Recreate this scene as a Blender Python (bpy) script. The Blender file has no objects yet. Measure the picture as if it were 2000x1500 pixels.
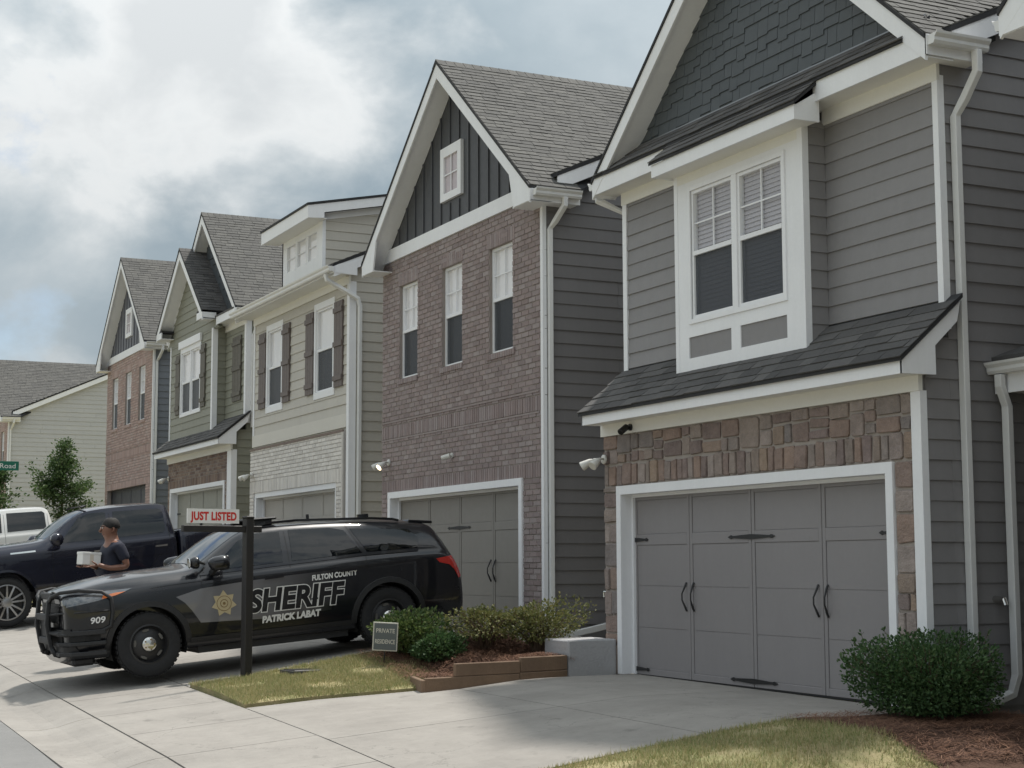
import bpy, bmesh, math, random
from mathutils import Vector, Matrix
SC = bpy.context.scene
COL = SC.collection
random.seed(7)
RAD = math.radians

# ------------------------------------------------------------------ camera
cam_d = bpy.data.cameras.new("camera"); cam_d.sensor_width = 36.0; cam_d.lens = 36.0 * 3157 / 2000
cam_d.clip_start = 0.1; cam_d.clip_end = 3000
cam_o = bpy.data.objects.new("camera", cam_d); COL.objects.link(cam_o); SC.camera = cam_o
CAMZ = 1.247
def _cam():
    P, RO, YA = RAD(6.366), RAD(-.183), RAD(64.108)
    fw = Vector((math.cos(YA + math.pi / 2) * math.cos(P), math.sin(YA + math.pi / 2) * math.cos(P), math.sin(P)))
    rt = Vector((math.cos(YA), math.sin(YA), 0)); up = rt.cross(fw)
    c, s = math.cos(RO), math.sin(RO)
    rt, up = c * rt + s * up, -s * rt + c * up
    m = Matrix((rt, up, -fw)).transposed().to_4x4(); m.translation = (0, 0, CAMZ)
    cam_o.matrix_world = m
_cam()

# ------------------------------------------------------------------ light
SUN_DIR = Vector((-0.16, 0.35, 0.925)).normalized()      # towards the sun: high, behind the row of houses
sun_d = bpy.data.lights.new("sun", 'SUN'); sun_d.energy = 2.35; sun_d.angle = RAD(3.5); sun_d.color = (1.0, .955, .89)
sun_o = bpy.data.objects.new("sun", sun_d); COL.objects.link(sun_o)
sun_o.rotation_euler = SUN_DIR.to_track_quat('Z', 'Y').to_euler()

OFF_COVER, OFF_BIG, OFF_FINE, OFF_HEAP = (-8.29, 6.52, 6.74), (4.52, -7.03, 2.89), (-6.7, 7.0, 2.8), (4.49, 1.96, -1.47)
def build_world():
    w = bpy.data.worlds.new("World"); SC.world = w; w.use_nodes = True
    nt = w.node_tree; nt.nodes.clear(); N = nt.nodes.new; L = nt.links.new
    out = N('ShaderNodeOutputWorld'); bg = N('ShaderNodeBackground'); bg.inputs['Strength'].default_value = 0.1
    L(bg.outputs[0], out.inputs[0])
    sky = N('ShaderNodeTexSky'); sky.sky_type = 'NISHITA'; sky.sun_disc = False
    sky.sun_elevation = math.asin(SUN_DIR.z); sky.sun_rotation = math.atan2(SUN_DIR.x, SUN_DIR.y)
    sky.dust_density = 2.0; sky.air_density = 1.0
    tc = N('ShaderNodeTexCoord')
    sep = N('ShaderNodeSeparateXYZ'); L(tc.outputs['Generated'], sep.inputs[0])
    def M(op, a, b=None):
        n = N('ShaderNodeMath'); n.operation = op
        for i, v in enumerate((a, b)):
            if v is None: continue
            if isinstance(v, (int, float)): n.inputs[i].default_value = v
            else: L(v, n.inputs[i])
        return n.outputs[0]
    # cloud field in the direction of view, slightly flattened
    cmb = N('ShaderNodeVectorMath'); cmb.operation = 'MULTIPLY'; L(tc.outputs['Generated'], cmb.inputs[0]); cmb.inputs[1].default_value = (1.5, 1.5, 2.1)
    def noise(scale, detail, rough, off, dist=0.0):
        mp = N('ShaderNodeMapping'); mp.inputs['Location'].default_value = off; L(cmb.outputs[0], mp.inputs[0])
        n = N('ShaderNodeTexNoise'); n.inputs['Scale'].default_value = scale; n.inputs['Detail'].default_value = detail
        n.inputs['Roughness'].default_value = rough; n.inputs['Distortion'].default_value = dist
        L(mp.outputs[0], n.inputs['Vector']); return n.outputs[0]
    def ramp(fac, stops):
        r = N('ShaderNodeValToRGB'); e = r.color_ramp.elements
        while len(e) < len(stops): e.new(0.5)
        for el, (p, c) in zip(e, stops): el.position = p; el.color = (*c, 1) if isinstance(c, tuple) else (c, c, c, 1)
        L(fac, r.inputs[0]); return r.outputs[0]
    cover = ramp(noise(3.0, 9, .58, OFF_COVER), [(.33, 0.0), (.44, 1.0)])
    big = noise(1.9, 3, .5, OFF_BIG)
    fine = noise(5.2, 12, .56, OFF_FINE, .1)
    deck = ramp(M('ADD', M('MULTIPLY', big, .7), M('MULTIPLY', fine, .3)), [(.36, (1.3, 1.62, 1.85)), (.47, (1.75, 2.06, 2.26)), (.62, (2.65, 2.88, 3.02))])      # flat grey deck
    heap = M('ADD', M('MULTIPLY', noise(2.4, 2, .5, OFF_HEAP), .62), M('MULTIPLY', noise(6.0, 12, .55, OFF_FINE, .15), .38))
    hmask = ramp(heap, [(.455, 0.0), (.57, 1.0)])                                                                                                          # heaped cumulus in front
    hcol = ramp(heap, [(.47, (2.6, 2.78, 2.86)), (.555, (3.4, 3.5, 3.52)), (.63, (2.75, 2.88, 2.95))])
    hm = N('ShaderNodeMix'); hm.data_type = 'RGBA'; L(hmask, hm.inputs['Factor']); L(deck, hm.inputs['A']); L(hcol, hm.inputs['B']); ccol = hm.outputs['Result']
    lift = N('ShaderNodeVectorMath'); lift.operation = 'SCALE'; L(ccol, lift.inputs[0]); L(M('ADD', 1.0, M('MULTIPLY', M('MAXIMUM', sep.outputs[2], 0.0), 1.5)), lift.inputs['Scale'])   # overcast sky: brighter towards the zenith
    ccol = lift.outputs[0]
    mix = N('ShaderNodeMix'); mix.data_type = 'RGBA'
    L(cover, mix.inputs['Factor']); sks = N('ShaderNodeVectorMath'); sks.operation = 'MULTIPLY'; L(sky.outputs[0], sks.inputs[0]); sks.inputs[1].default_value = (.8, .8, .8); L(sks.outputs[0], mix.inputs['A']); L(ccol, mix.inputs['B'])
    L(mix.outputs['Result'], bg.inputs['Color'])
build_world()
vs = SC.view_settings; vs.view_transform = 'Standard'; vs.look = 'None'; vs.exposure = 0.88; vs.gamma = 1.0; vs.use_curve_mapping = False
SC.cycles.max_bounces = 8; SC.cycles.transparent_max_bounces = 12; SC.cycles.use_denoising = True

# ------------------------------------------------------------------ materials
MATS = {}
def pm(name, col, rough=.7, var=.08, scale=3.0, bump=0.0, bscale=80.0, rnd=0.0, metallic=0.0, palette=None, coat=0.0,
       streak=0.0, spec=.5, var2=None, trans=0.0):
    """Principled material whose colour wanders with noise in world space and, per piece, with object/island random."""
    if name in MATS: return MATS[name]
    m = bpy.data.materials.new(name); m.use_nodes = True; MATS[name] = m
    nt = m.node_tree; N = nt.nodes.new; L = nt.links.new
    b = nt.nodes['Principled BSDF']
    b.inputs['Roughness'].default_value = rough; b.inputs['Metallic'].default_value = metallic
    b.inputs['Coat Weight'].default_value = coat; b.inputs['Coat Roughness'].default_value = .03
    b.inputs['Specular IOR Level'].default_value = spec
    geo = N('ShaderNodeNewGeometry')
    oi = N('ShaderNodeObjectInfo')
    def M(op, a, c):
        n = N('ShaderNodeMath'); n.operation = op
        for i, v in enumerate((a, c)):
            if isinstance(v, (int, float)): n.inputs[i].default_value = v
            else: L(v, n.inputs[i])
        return n.outputs[0]
    rand = M('FRACT', M('ADD', oi.outputs['Random'], geo.outputs['Random Per Island']), 0)
    def noise(s, d, r, vec=None):
        n = N('ShaderNodeTexNoise'); n.inputs['Scale'].default_value = s; n.inputs['Detail'].default_value = d
        n.inputs['Roughness'].default_value = r; L(vec or geo.outputs['Position'], n.inputs['Vector']); return n.outputs[0]
    val = M('ADD', 1.0, M('MULTIPLY', M('SUBTRACT', noise(scale, 6, .6), .5), var * 2.4))
    val = M('MULTIPLY', val, M('ADD', 1.0, M('MULTIPLY', M('SUBTRACT', noise(scale * 14, 3, .6), .5), var * 1.6)))
    if rnd: val = M('MULTIPLY', val, M('ADD', 1.0, M('MULTIPLY', M('SUBTRACT', rand, .5), rnd * 2)))
    if streak:
        mp = N('ShaderNodeMapping'); mp.inputs['Scale'].default_value = (1, 1, .12); L(geo.outputs['Position'], mp.inputs[0])
        val = M('MULTIPLY', val, M('ADD', 1.0, M('MULTIPLY', M('SUBTRACT', noise(9, 5, .65, mp.outputs[0]), .5), streak * 2)))
    hs = N('ShaderNodeHueSaturation')
    if palette:
        r = N('ShaderNodeValToRGB'); e = r.color_ramp.elements
        while len(e) < len(palette): e.new(.5)
        for i, c in enumerate(palette): e[i].position = i / (len(palette) - 1 + 1e-6); e[i].color = (*c, 1)
        L(rand, r.inputs[0]); L(r.outputs[0], hs.inputs['Color'])
        if var2:
            r2 = N('ShaderNodeMix'); r2.data_type = 'RGBA'; L(M('MULTIPLY', noise(var2[1], 5, .65), var2[2]), r2.inputs['Factor'])
            L(r.outputs[0], r2.inputs['A']); r2.inputs['B'].default_value = (*var2[0], 1); L(r2.outputs['Result'], hs.inputs['Color'])
    elif var2:
        r2 = N('ShaderNodeMix'); r2.data_type = 'RGBA'
        rr = N('ShaderNodeValToRGB'); rr.color_ramp.elements[0].position = .42; rr.color_ramp.elements[1].position = .62
        L(noise(var2[1], 6, .65), rr.inputs[0]); L(M('MULTIPLY', rr.outputs[0], var2[2]), r2.inputs['Factor'])
        r2.inputs['A'].default_value = (*col, 1); r2.inputs['B'].default_value = (*var2[0], 1); L(r2.outputs['Result'], hs.inputs['Color'])
    else:
        hs.inputs['Color'].default_value = (*col, 1)
    L(val, hs.inputs['Value']); L(hs.outputs[0], b.inputs['Base Color'])
    rn = M('ADD', rough, M('MULTIPLY', M('SUBTRACT', noise(scale * 5, 4, .6), .5), min(.25, rough * .5))); L(rn, b.inputs['Roughness'])
    if bump:
        bp = N('ShaderNodeBump'); bp.inputs['Strength'].default_value = 1.0; bp.inputs['Distance'].default_value = bump
        L(noise(bscale, 5, .6), bp.inputs['Height']); L(bp.outputs[0], b.inputs['Normal'])
    if trans:
        t = N('ShaderNodeBsdfTranslucent'); L(hs.outputs[0], t.inputs[0]); ms = N('ShaderNodeMixShader'); ms.inputs[0].default_value = trans
        L(b.outputs[0], ms.inputs[1]); L(t.outputs[0], ms.inputs[2]); L(ms.outputs[0], nt.nodes['Material Output'].inputs[0])
    return m

def glassy(name, tint=(.9, .93, .95), see=1.0, rough=.02, body=(.01, .012, .014), refl=1.0, ior=1.5):
    """Thin pane: sky reflection over a see-through (or dark) body."""
    m = bpy.data.materials.new(name); m.use_nodes = True; MATS[name] = m
    nt = m.node_tree; nt.nodes.clear(); N = nt.nodes.new; L = nt.links.new
    out = N('ShaderNodeOutputMaterial'); tr = N('ShaderNodeBsdfTransparent'); tr.inputs[0].default_value = (*tint, 1)
    df = N('ShaderNodeBsdfDiffuse'); df.inputs[0].default_value = (*body, 1)
    m1 = N('ShaderNodeMixShader'); m1.inputs[0].default_value = see; L(df.outputs[0], m1.inputs[1]); L(tr.outputs[0], m1.inputs[2])
    gl = N('ShaderNodeBsdfGlossy'); gl.inputs['Roughness'].default_value = rough
    lw = N('ShaderNodeLayerWeight'); lw.inputs['Blend'].default_value = .5      # same from both sides: Schlick on the facing ratio
    pw = N('ShaderNodeMath'); pw.operation = 'POWER'; pw.inputs[1].default_value = 5.0; L(lw.outputs['Facing'], pw.inputs[0])
    mu = N('ShaderNodeMath'); mu.operation = 'MULTIPLY_ADD'; mu.inputs[1].default_value = .9 * min(1, refl); mu.inputs[2].default_value = .045 * refl; L(pw.outputs[0], mu.inputs[0])
    nz = N('ShaderNodeTexNoise'); nz.inputs['Scale'].default_value = 2.5; geo = N('ShaderNodeNewGeometry'); L(geo.outputs['Position'], nz.inputs['Vector'])
    bp = N('ShaderNodeBump'); bp.inputs['Distance'].default_value = .004; L(nz.outputs[0], bp.inputs['Height']); L(bp.outputs[0], gl.inputs['Normal'])
    m2 = N('ShaderNodeMixShader'); L(mu.outputs[0], m2.inputs[0]); L(m1.outputs[0], m2.inputs[1]); L(gl.outputs[0], m2.inputs[2])
    L(m2.outputs[0], out.inputs[0]); return m

TRIM = pm('white_trim', (.765, .77, .785), .55, .05, 2.0, streak=.05)
def add_marks(m, crack=.28, track=.05):
    """stains, hairline cracks and streaks worn along the drive, laid over a material's colour"""
    nt = m.node_tree; N = nt.nodes.new; L = nt.links.new; b = nt.nodes['Principled BSDF']; src = b.inputs['Base Color'].links[0].from_socket; geo = N('ShaderNodeNewGeometry')
    def nz(sc, d, vec=None):
        n = N('ShaderNodeTexNoise'); n.inputs['Scale'].default_value = sc; n.inputs['Detail'].default_value = d; n.inputs['Roughness'].default_value = .62; L(vec or geo.outputs['Position'], n.inputs['Vector']); return n
    def mr(v, a0, a1, b0, b1): n = N('ShaderNodeMapRange'); L(v, n.inputs[0]); [setattr(n.inputs[i + 1], 'default_value', q) for i, q in enumerate((a0, a1, b0, b1))]; return n.outputs[0]
    def mu(a, c): n = N('ShaderNodeMath'); n.operation = 'MULTIPLY'; L(a, n.inputs[0]); L(c, n.inputs[1]); return n.outputs[0]
    st = mr(nz(.9, 8).outputs[0], .50, .75, 1.0, .88); sp = mr(nz(9.0, 8).outputs[0], .58, .70, 1.0, .86)
    mp = N('ShaderNodeMapping'); mp.inputs['Scale'].default_value = (2.2, .10, 1); L(geo.outputs['Position'], mp.inputs[0]); tr = mr(nz(1.0, 4, mp.outputs[0]).outputs[0], .35, .65, 1 - track, 1 + track)
    w = nz(1.6, 5); ad = N('ShaderNodeVectorMath'); ad.operation = 'MULTIPLY_ADD'; L(w.outputs['Color'], ad.inputs[0]); ad.inputs[1].default_value = (.9, .9, .9); L(geo.outputs['Position'], ad.inputs[2])
    vo = N('ShaderNodeTexVoronoi'); vo.feature = 'DISTANCE_TO_EDGE'; vo.inputs['Scale'].default_value = .32; L(ad.outputs[0], vo.inputs['Vector']); ck = mr(vo.outputs['Distance'], .0, .0032, 1 - crack, 1.0)
    oil = mr(nz(2.3, 3).outputs[0], .66, .73, 1.0, .72); f = mu(mu(mu(st, sp), oil), mu(tr, ck)); vm = N('ShaderNodeVectorMath'); vm.operation = 'SCALE'; L(src, vm.inputs[0]); L(f, vm.inputs['Scale']); L(vm.outputs[0], b.inputs['Base Color'])
GUT = pm('gutter_white', (.68, .68, .67), .4, .05, 2.0, streak=.10)
SOF = pm('soffit_cream', (.74, .73, .69), .6, .05, 2.0)
ROOFEDGE = pm('roof_edge', (.022, .022, .024), .8, .1)
CONC = pm('concrete', (.285, .266, .240), .85, .10, .8, bump=.004, bscale=45, var2=((.235, .218, .196), 1.7, .6))
add_marks(CONC)
CONC_G = pm('concrete_block', (.36, .355, .36), .9, .14, 2.5, bump=.008, bscale=30)
GLASS = glassy('window_glass', tint=(.98, .985, .99), see=1.0, refl=1.5)
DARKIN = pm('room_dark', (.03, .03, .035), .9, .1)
BLINDS = pm('blind_slat', (.40, .385, .41), .6, .05)
BLIND = pm('blind_white', (.82, .80, .80), .6, .03)
SCREEN = glassy('insect_screen', tint=(.8, .82, .85), see=.40, body=(.05, .055, .062), refl=.5, rough=.35)
IRON = pm('black_iron', (.012, .012, .013), .45, .1)
LAMPW = pm('lamp_white', (.62, .61, .57), .4, .04)

# ------------------------------------------------------------------ mesh builder
class MB:
    def __init__(s): s.v = []; s.f = []
    def add(s, vs, fs):
        o = len(s.v); s.v += [tuple(p) for p in vs]; s.f += [[i + o for i in f] for f in fs]; return s
    def box(s, x0, x1, y0, y1, z0, z1):
        return s.add([(x0, y0, z0), (x1, y0, z0), (x1, y1, z0), (x0, y1, z0), (x0, y0, z1), (x1, y0, z1), (x1, y1, z1), (x0, y1, z1)],
                     [(3, 2, 1, 0), (4, 5, 6, 7), (0, 1, 5, 4), (1, 2, 6, 5), (2, 3, 7, 6), (3, 0, 4, 7)])
    def prism(s, poly, vec):
        n = len(poly); vec = Vector(vec); p = [Vector(q) for q in poly]
        return s.add(p + [q + vec for q in p], [list(range(n))[::-1], list(range(n, 2 * n))] + [(i, (i + 1) % n, (i + 1) % n + n, i + n) for i in range(n)])
    def xz(s, pts, y0, y1): return s.prism([(x, y0, z) for x, z in pts], (0, y1 - y0, 0))
    def yz(s, pts, x0, x1): return s.prism([(x0, y, z) for y, z in pts], (x1 - x0, 0, 0))
    def hexa(s, p): return s.add(p, [(3, 2, 1, 0), (4, 5, 6, 7), (0, 1, 5, 4), (1, 2, 6, 5), (2, 3, 7, 6), (3, 0, 4, 7)])
    def tube(s, pts, r, n=8, rect=None, cap=True):
        """tube through pts; rect=(w,h) gives a rectangular section; r may be a list"""
        pts = [Vector(p) for p in pts]; rings = []; up0 = None
        for i, p in enumerate(pts):
            d = (pts[min(i + 1, len(pts) - 1)] - pts[max(i - 1, 0)]).normalized()
            if up0 is None:
                a = Vector((0, 0, 1)) if abs(d.z) < .9 else Vector((0, 1, 0))
                u = d.cross(a).normalized()
            else:
                u = (up0 - d * up0.dot(d)).normalized()
            up0 = u; w = d.cross(u)
            if rect: ring = [p + u * a * rect[0] / 2 + w * b * rect[1] / 2 for a, b in ((-1, -1), (1, -1), (1, 1), (-1, 1))]
            else:
                rr = r[i] if isinstance(r, (list, tuple)) else r
                ring = [p + (u * math.cos(2 * math.pi * k / n) + w * math.sin(2 * math.pi * k / n)) * rr for k in range(n)]
            rings.append(ring)
        m = len(rings[0]); vs = [q for r_ in rings for q in r_]; fs = []
        for i in range(len(rings) - 1):
            for k in range(m): fs.append((i * m + k, i * m + (k + 1) % m, (i + 1) * m + (k + 1) % m, (i + 1) * m + k))
        if cap: fs += [list(range(m))[::-1], [len(vs) - m + k for k in range(m)]]
        return s.add(vs, fs)
    def lathe(s, prof, c, axis='x', n=24):
        """profile (r, t) turned round an axis through c"""
        vs = []; fs = []
        for r, t in prof:
            for k in range(n):
                a = 2 * math.pi * k / n; p, q = r * math.cos(a), r * math.sin(a)
                vs.append((c[0] + t, c[1] + p, c[2] + q) if axis == 'x' else (c[0] + p, c[1] + t, c[2] + q) if axis == 'y' else (c[0] + p, c[1] + q, c[2] + t))
        for i in range(len(prof) - 1):
            for k in range(n): fs.append((i * n + k, i * n + (k + 1) % n, (i + 1) * n + (k + 1) % n, (i + 1) * n + k))
        return s.add(vs, fs)
    def mesh(s, name, mat, smooth=False, bevel=0.0):
        me = bpy.data.meshes.new(name); bm = bmesh.new()
        vv = [bm.verts.new(p) for p in s.v]
        for f in s.f:
            try: bm.faces.new([vv[i] for i in f])
            except ValueError: pass
        bmesh.ops.recalc_face_normals(bm, faces=bm.faces)
        if bevel:
            es = [e for e in bm.edges if len(e.link_faces) == 2 and e.calc_face_angle(0) > .6]
            bmesh.ops.bevel(bm, geom=es, offset=bevel, segments=1, affect='EDGES', clamp_overlap=True)
        bm.to_mesh(me); bm.free(); me.materials.append(mat)
        if smooth: me.shade_smooth() if smooth is True else me.set_sharp_from_angle(angle=smooth)
        return me
    def build(s, name, mat, parent=None, smooth=False, bevel=0.0):
        me = s.mesh(name, mat, smooth, bevel)
        if smooth and smooth is not True:
            for p in me.polygons: p.use_smooth = True
        return link(name, me, parent)
def link(name, me, parent=None, loc=None):
    o = bpy.data.objects.new(name, me); COL.objects.link(o)
    if parent is not None: o.parent = parent
    if loc is not None: o.location = loc
    return o
def tag(o, label, cat, group=None, kind=None):
    if label: o['label'] = label
    if cat: o['category'] = cat
    if group: o['group'] = group
    if kind: o['kind'] = kind
    return o
def thing(name, label, cat, loc=(0, 0, 0), rot=(0, 0, 0), group=None):
    o = bpy.data.objects.new(name, None); COL.objects.link(o); o.location = loc; o.rotation_euler = rot
    o.empty_display_size = .2
    return tag(o, label, cat, group)
def rects_minus(r, holes):
    """(a0,a1,z0,z1) minus rectangles -> list of rectangles"""
    out = [r]
    for h in holes:
        nxt = []
        for a0, a1, z0, z1 in out:
            if h[0] >= a1 or h[1] <= a0 or h[2] >= z1 or h[3] <= z0: nxt.append((a0, a1, z0, z1)); continue
            b0, b1, c0, c1 = max(a0, h[0]), min(a1, h[1]), max(z0, h[2]), min(z1, h[3])
            if c0 > z0: nxt.append((a0, a1, z0, c0))
            if c1 < z1: nxt.append((a0, a1, c1, z1))
            if b0 > a0: nxt.append((a0, b0, c0, c1))
            if b1 < a1: nxt.append((b1, a1, c0, c1))
        out = nxt
    return out
# ------------------------------------------------------------------ house parts (house-local coordinates: x along the street, y into the lot, z up from the garage floor)
def siding(par, mat, plane, c, a0, a1, z0, z1, ex=.178, holes=(), lim=None, proud=.020):
    """clapboards, each an object. plane 'y' faces -y at y=c; plane 'x' faces +x at x=c; lim(z)->(a0,a1) trims the ends"""
    n = int(math.ceil((z1 - z0) / ex - 1e-6))
    for k in range(n):
        r0 = z0 + k * ex; r1 = min(z0 + (k + 1) * ex, z1)
        if r1 - r0 < .01: continue
        j = random.uniform(-.0025, .0025)
        l0, l1 = (lim(r0), lim(r1)) if lim else ((a0, a1), (a0, a1))
        if l1[1] - l1[0] < .02: continue
        full = [(a0, a1, r0, r1)] if lim else rects_minus((a0, a1, r0, r1), holes)
        cut = []
        for q in full:                                            # boards come in 3.66 m lengths: butt joints
            lo, hi = (max(l0[0], l1[0]), min(l0[1], l1[1])) if lim else (q[0], q[1])
            if hi - lo > 3.8:
                u = lo + random.uniform(1.1, 3.4); xs_ = [q[0]]
                while u < hi - .5: xs_.append(u); u += 3.66
                xs_.append(q[1]); cut += [(c0 + (.002 if i else 0), c1 - (.002 if i < len(xs_) - 2 else 0), q[2], q[3]) for i, (c0, c1) in enumerate(zip(xs_, xs_[1:]))]
            else: cut.append(q)
        full = cut
        for p0, p1, q0, q1 in full:
            if p1 - p0 < .01 or q1 - q0 < .004 or (lim and min(l1[1], p1) - max(l1[0], p0) < .01): continue
            t0, t1 = [proud + j - (proud - .005) * (q - r0) / ex for q in (q0, q1)]
            if lim: A = ((max(l0[0], p0), min(l0[1], p1)), (max(l1[0], p0), min(l1[1], p1)))
            else: A = ((p0, p1), (p0, p1))
            pts = []
            for (u0, u1), zz, t in ((A[0], q0, t0), (A[1], q1, t1)):
                for u, d in ((u0, t), (u1, t), (u1, -.01), (u0, -.01)):
                    pts.append((u, c - d, zz) if plane == 'y' else (c + d, u, zz))
            MB().hexa(pts).build('siding_board', mat, par)

def wall_slab(par, name, mat, plane, c, thick, a0, a1, z0, z1, holes=()):
    mb = MB()
    for p0, p1, q0, q1 in rects_minus((a0, a1, z0, z1), holes):
        if plane == 'y': mb.box(p0, p1, c, c + thick, q0, q1)
        else: mb.box(c - thick, c, p0, p1, q0, q1)
    return mb.build(name, mat, par)

def brick_wall(par, mats, c, a0, a1, z0, z1, holes=(), soldiers=(), nsolo=0, bl=.203, bh=.0645, j=.0105, proud=.010, side=None, wall=None):
    """running-bond bricks proud of a mortar wall; the nsolo nearest the camera (highest x) are objects, the rest one joined part"""
    brick, mortar = mats
    sl = wall or wall_slab(par, 'wall', mortar, 'y', c, .12, a0, a1, z0, z1, holes)
    items = []
    def lay(x0, x1, q0, q1):
        for r in rects_minus((max(x0, a0), min(x1, a1), q0, q1), holes):
            if r[1] - r[0] > .018 and r[3] - r[2] > .018: items.append(r)
    z = z0; k = 0
    while z < z1 - .02:
        so = next((s for s in soldiers if abs(z - s[0]) < (bh + j) * .6), None)
        if so:
            x = a0
            while x < a1: lay(x, x + bh, z, z + so[1]); x += bh + j
            z += so[1] + j; continue
        h = min(bh, z1 - z); x = a0 - (bl + j) * (.5 if k % 2 else 0)
        while x < a1: lay(x, x + bl, z, z + h); x += bl + j
        z += bh + j; k += 1
    items.sort(key=lambda r: -r[1])
    cache = {}
    mb = MB()
    def geo(m, w, h, x=0, z=0, d=None):
        d = proud + (random.uniform(-.003, .003) if d is None else d); e = .004
        m.hexa([(x, c, z), (x + w, c, z), (x + w, c + .02, z), (x, c + .02, z), (x, c, z + h), (x + w, c, z + h), (x + w, c + .02, z + h), (x, c + .02, z + h)]) if False else \
            m.add([(x, c + .01, z), (x + w, c + .01, z), (x + w, c + .01, z + h), (x, c + .01, z + h),
                   (x + e, c - d, z + e), (x + w - e, c - d, z + e), (x + w - e, c - d, z + h - e), (x + e, c - d, z + h - e)],
                  [(4, 5, 6, 7), (0, 1, 5, 4), (1, 2, 6, 5), (2, 3, 7, 6), (3, 0, 4, 7)])
    for i, r in enumerate(items):
        w, h = r[1] - r[0], r[3] - r[2]
        if i < nsolo:
            key = (round(w, 2), round(h, 2), i % 3)
            if key not in cache:
                m = MB(); geo(m, w, h, 0, 0, (-.003, 0, .003)[i % 3]); cache[key] = m.mesh('brick', brick)
            link('brick', cache[key], sl, (r[0], 0, r[2]))
        else: geo(mb, w, h, r[0], r[2])
    if mb.v:
        o = mb.build('brickwork', brick, sl); o['kind'] = 'stuff'
    return sl

def window(par, x0, x1, z0, z1, y, cols=1, grid=(2, 2), trim=0.0, trim_y=.03, head=0.0, sill=0.0, sash='double', dep=.05, blind='slat', lower='screen', fmat=None, mull=.10):
    """framed window set at y (wall face) with its glass dep behind; cols twin units; returns the frame part"""
    fm = fmat or TRIM; f = MB()
    if trim:
        t = trim; f.box(x0 - t, x0, y - trim_y, y + .02, z0 - (sill or t), z1 + (head or t)); f.box(x1, x1 + t, y - trim_y, y + .02, z0 - (sill or t), z1 + (head or t))
        f.box(x0, x1, y - trim_y + .003, y + .02, z1, z1 + (head or t)); f.box(x0, x1, y - trim_y + .003, y + .02, z0 - (sill or t), z0)
    w = .038; fr = f.build('window', fm, par, bevel=0) if trim else None
    s = MB(); yb = y + dep
    units = []; cw = ((x1 - x0) - (cols - 1) * mull) / cols
    for i in range(cols):
        u0 = x0 + i * (cw + mull); units.append((u0, u0 + cw))
        if i: s.box(u0 - mull, u0, y - (trim_y if trim else 0) + .006, yb + .03, z0, z1)
    zm = (z0 + z1) / 2 + .01
    for u0, u1 in units:
        s.box(u0, u0 + w, yb - .03, yb + .03, z0, z1); s.box(u1 - w, u1, yb - .03, yb + .03, z0, z1)
        s.box(u0 + w, u1 - w, yb - .03, yb + .03, z0, z0 + w); s.box(u0 + w, u1 - w, yb - .03, yb + .03, z1 - w, z1)
        if sash == 'double': s.box(u0 + w, u1 - w, yb - .034, yb + .03, zm - .024, zm + .024)
    sash_o = s.build('sash' if fr else 'window', fm, fr or par); top = fr or sash_o
    mu = MB()
    for u0, u1 in units:
        g0, g1 = u0 + w, u1 - w; t0 = zm if sash == 'double' else z0 + w; t1 = z1 - w
        for i in range(1, grid[0]): xx = g0 + (g1 - g0) * i / grid[0]; mu.box(xx - .008, xx + .008, yb - .014, yb + .002, t0, t1)
        for i in range(1, grid[1]): zz = t0 + (t1 - t0) * i / grid[1]; mu.box(g0, g1, yb - .012, yb + .001, zz - .008, zz + .008)
        MB().add([(g0, yb + .005, t0), (g1, yb + .005, t0), (g1, yb + .005, t1), (g0, yb + .005, t1)], [(0, 1, 2, 3)]).build('pane', GLASS, top)
        if sash == 'double':
            MB().add([(g0, yb + .013, z0 + w), (g1, yb + .013, z0 + w), (g1, yb + .013, zm), (g0, yb + .013, zm)], [(0, 1, 2, 3)]).build('pane', GLASS, top)
            if lower == 'screen': MB().add([(g0, yb - .008, z0 + w), (g1, yb - .008, z0 + w), (g1, yb - .008, zm), (g0, yb - .008, zm)], [(0, 1, 2, 3)]).build('screen', SCREEN, top)
    if mu.v: mu.build('muntin', fm, top)
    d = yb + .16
    MB().add([(x0 - .1, d, z0 - .1), (x1 + .1, d, z0 - .1), (x1 + .1, d, z1 + .1), (x0 - .1, d, z1 + .1)], [(0, 1, 2, 3)]).build('room_shade_sheet', DARKIN, top)  # near-black sheet close behind the glass: the unlit room's shade as colour
    if blind:
        for u0, u1 in units:
            b = MB(); bz = z0 + w
            if blind == 'slat':
                zz = z1 - w - .03
                while zz > bz: b.add([(u0 + w, yb + .024, zz), (u1 - w, yb + .024, zz), (u1 - w, yb + .034, zz + .0495), (u0 + w, yb + .034, zz + .0495)], [(0, 1, 2, 3)]); zz -= .048
            else:
                lo = zm - .02 if blind == 'half' else z0 + w
                b.box(u0 + w, u1 - w, yb + .022, yb + .026, lo, z1 - w)
            o = b.build('blind', BLINDS if blind == 'slat' else BLIND, top)
            if blind == 'slat': o['kind'] = 'stuff'
    return top

def shutter(par, x0, x1, z0, z1, y, mat):
    s = MB(); n = 3; w = (x1 - x0) / n
    o = None
    for i in range(n):
        m = MB().box(x0 + i * w + .004, x0 + (i + 1) * w - .004, y - .03, y, z0, z1)
        if o is None: o = m.build('shutter', mat, par)
        else: m.build('shutter_plank', mat, o)
    for zz in (z0 + .16, (z0 + z1) / 2, z1 - .16): MB().box(x0 - .004, x1 + .004, y - .052, y - .03, zz - .045, zz + .045).build('batten', mat, o)
    return o

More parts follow.
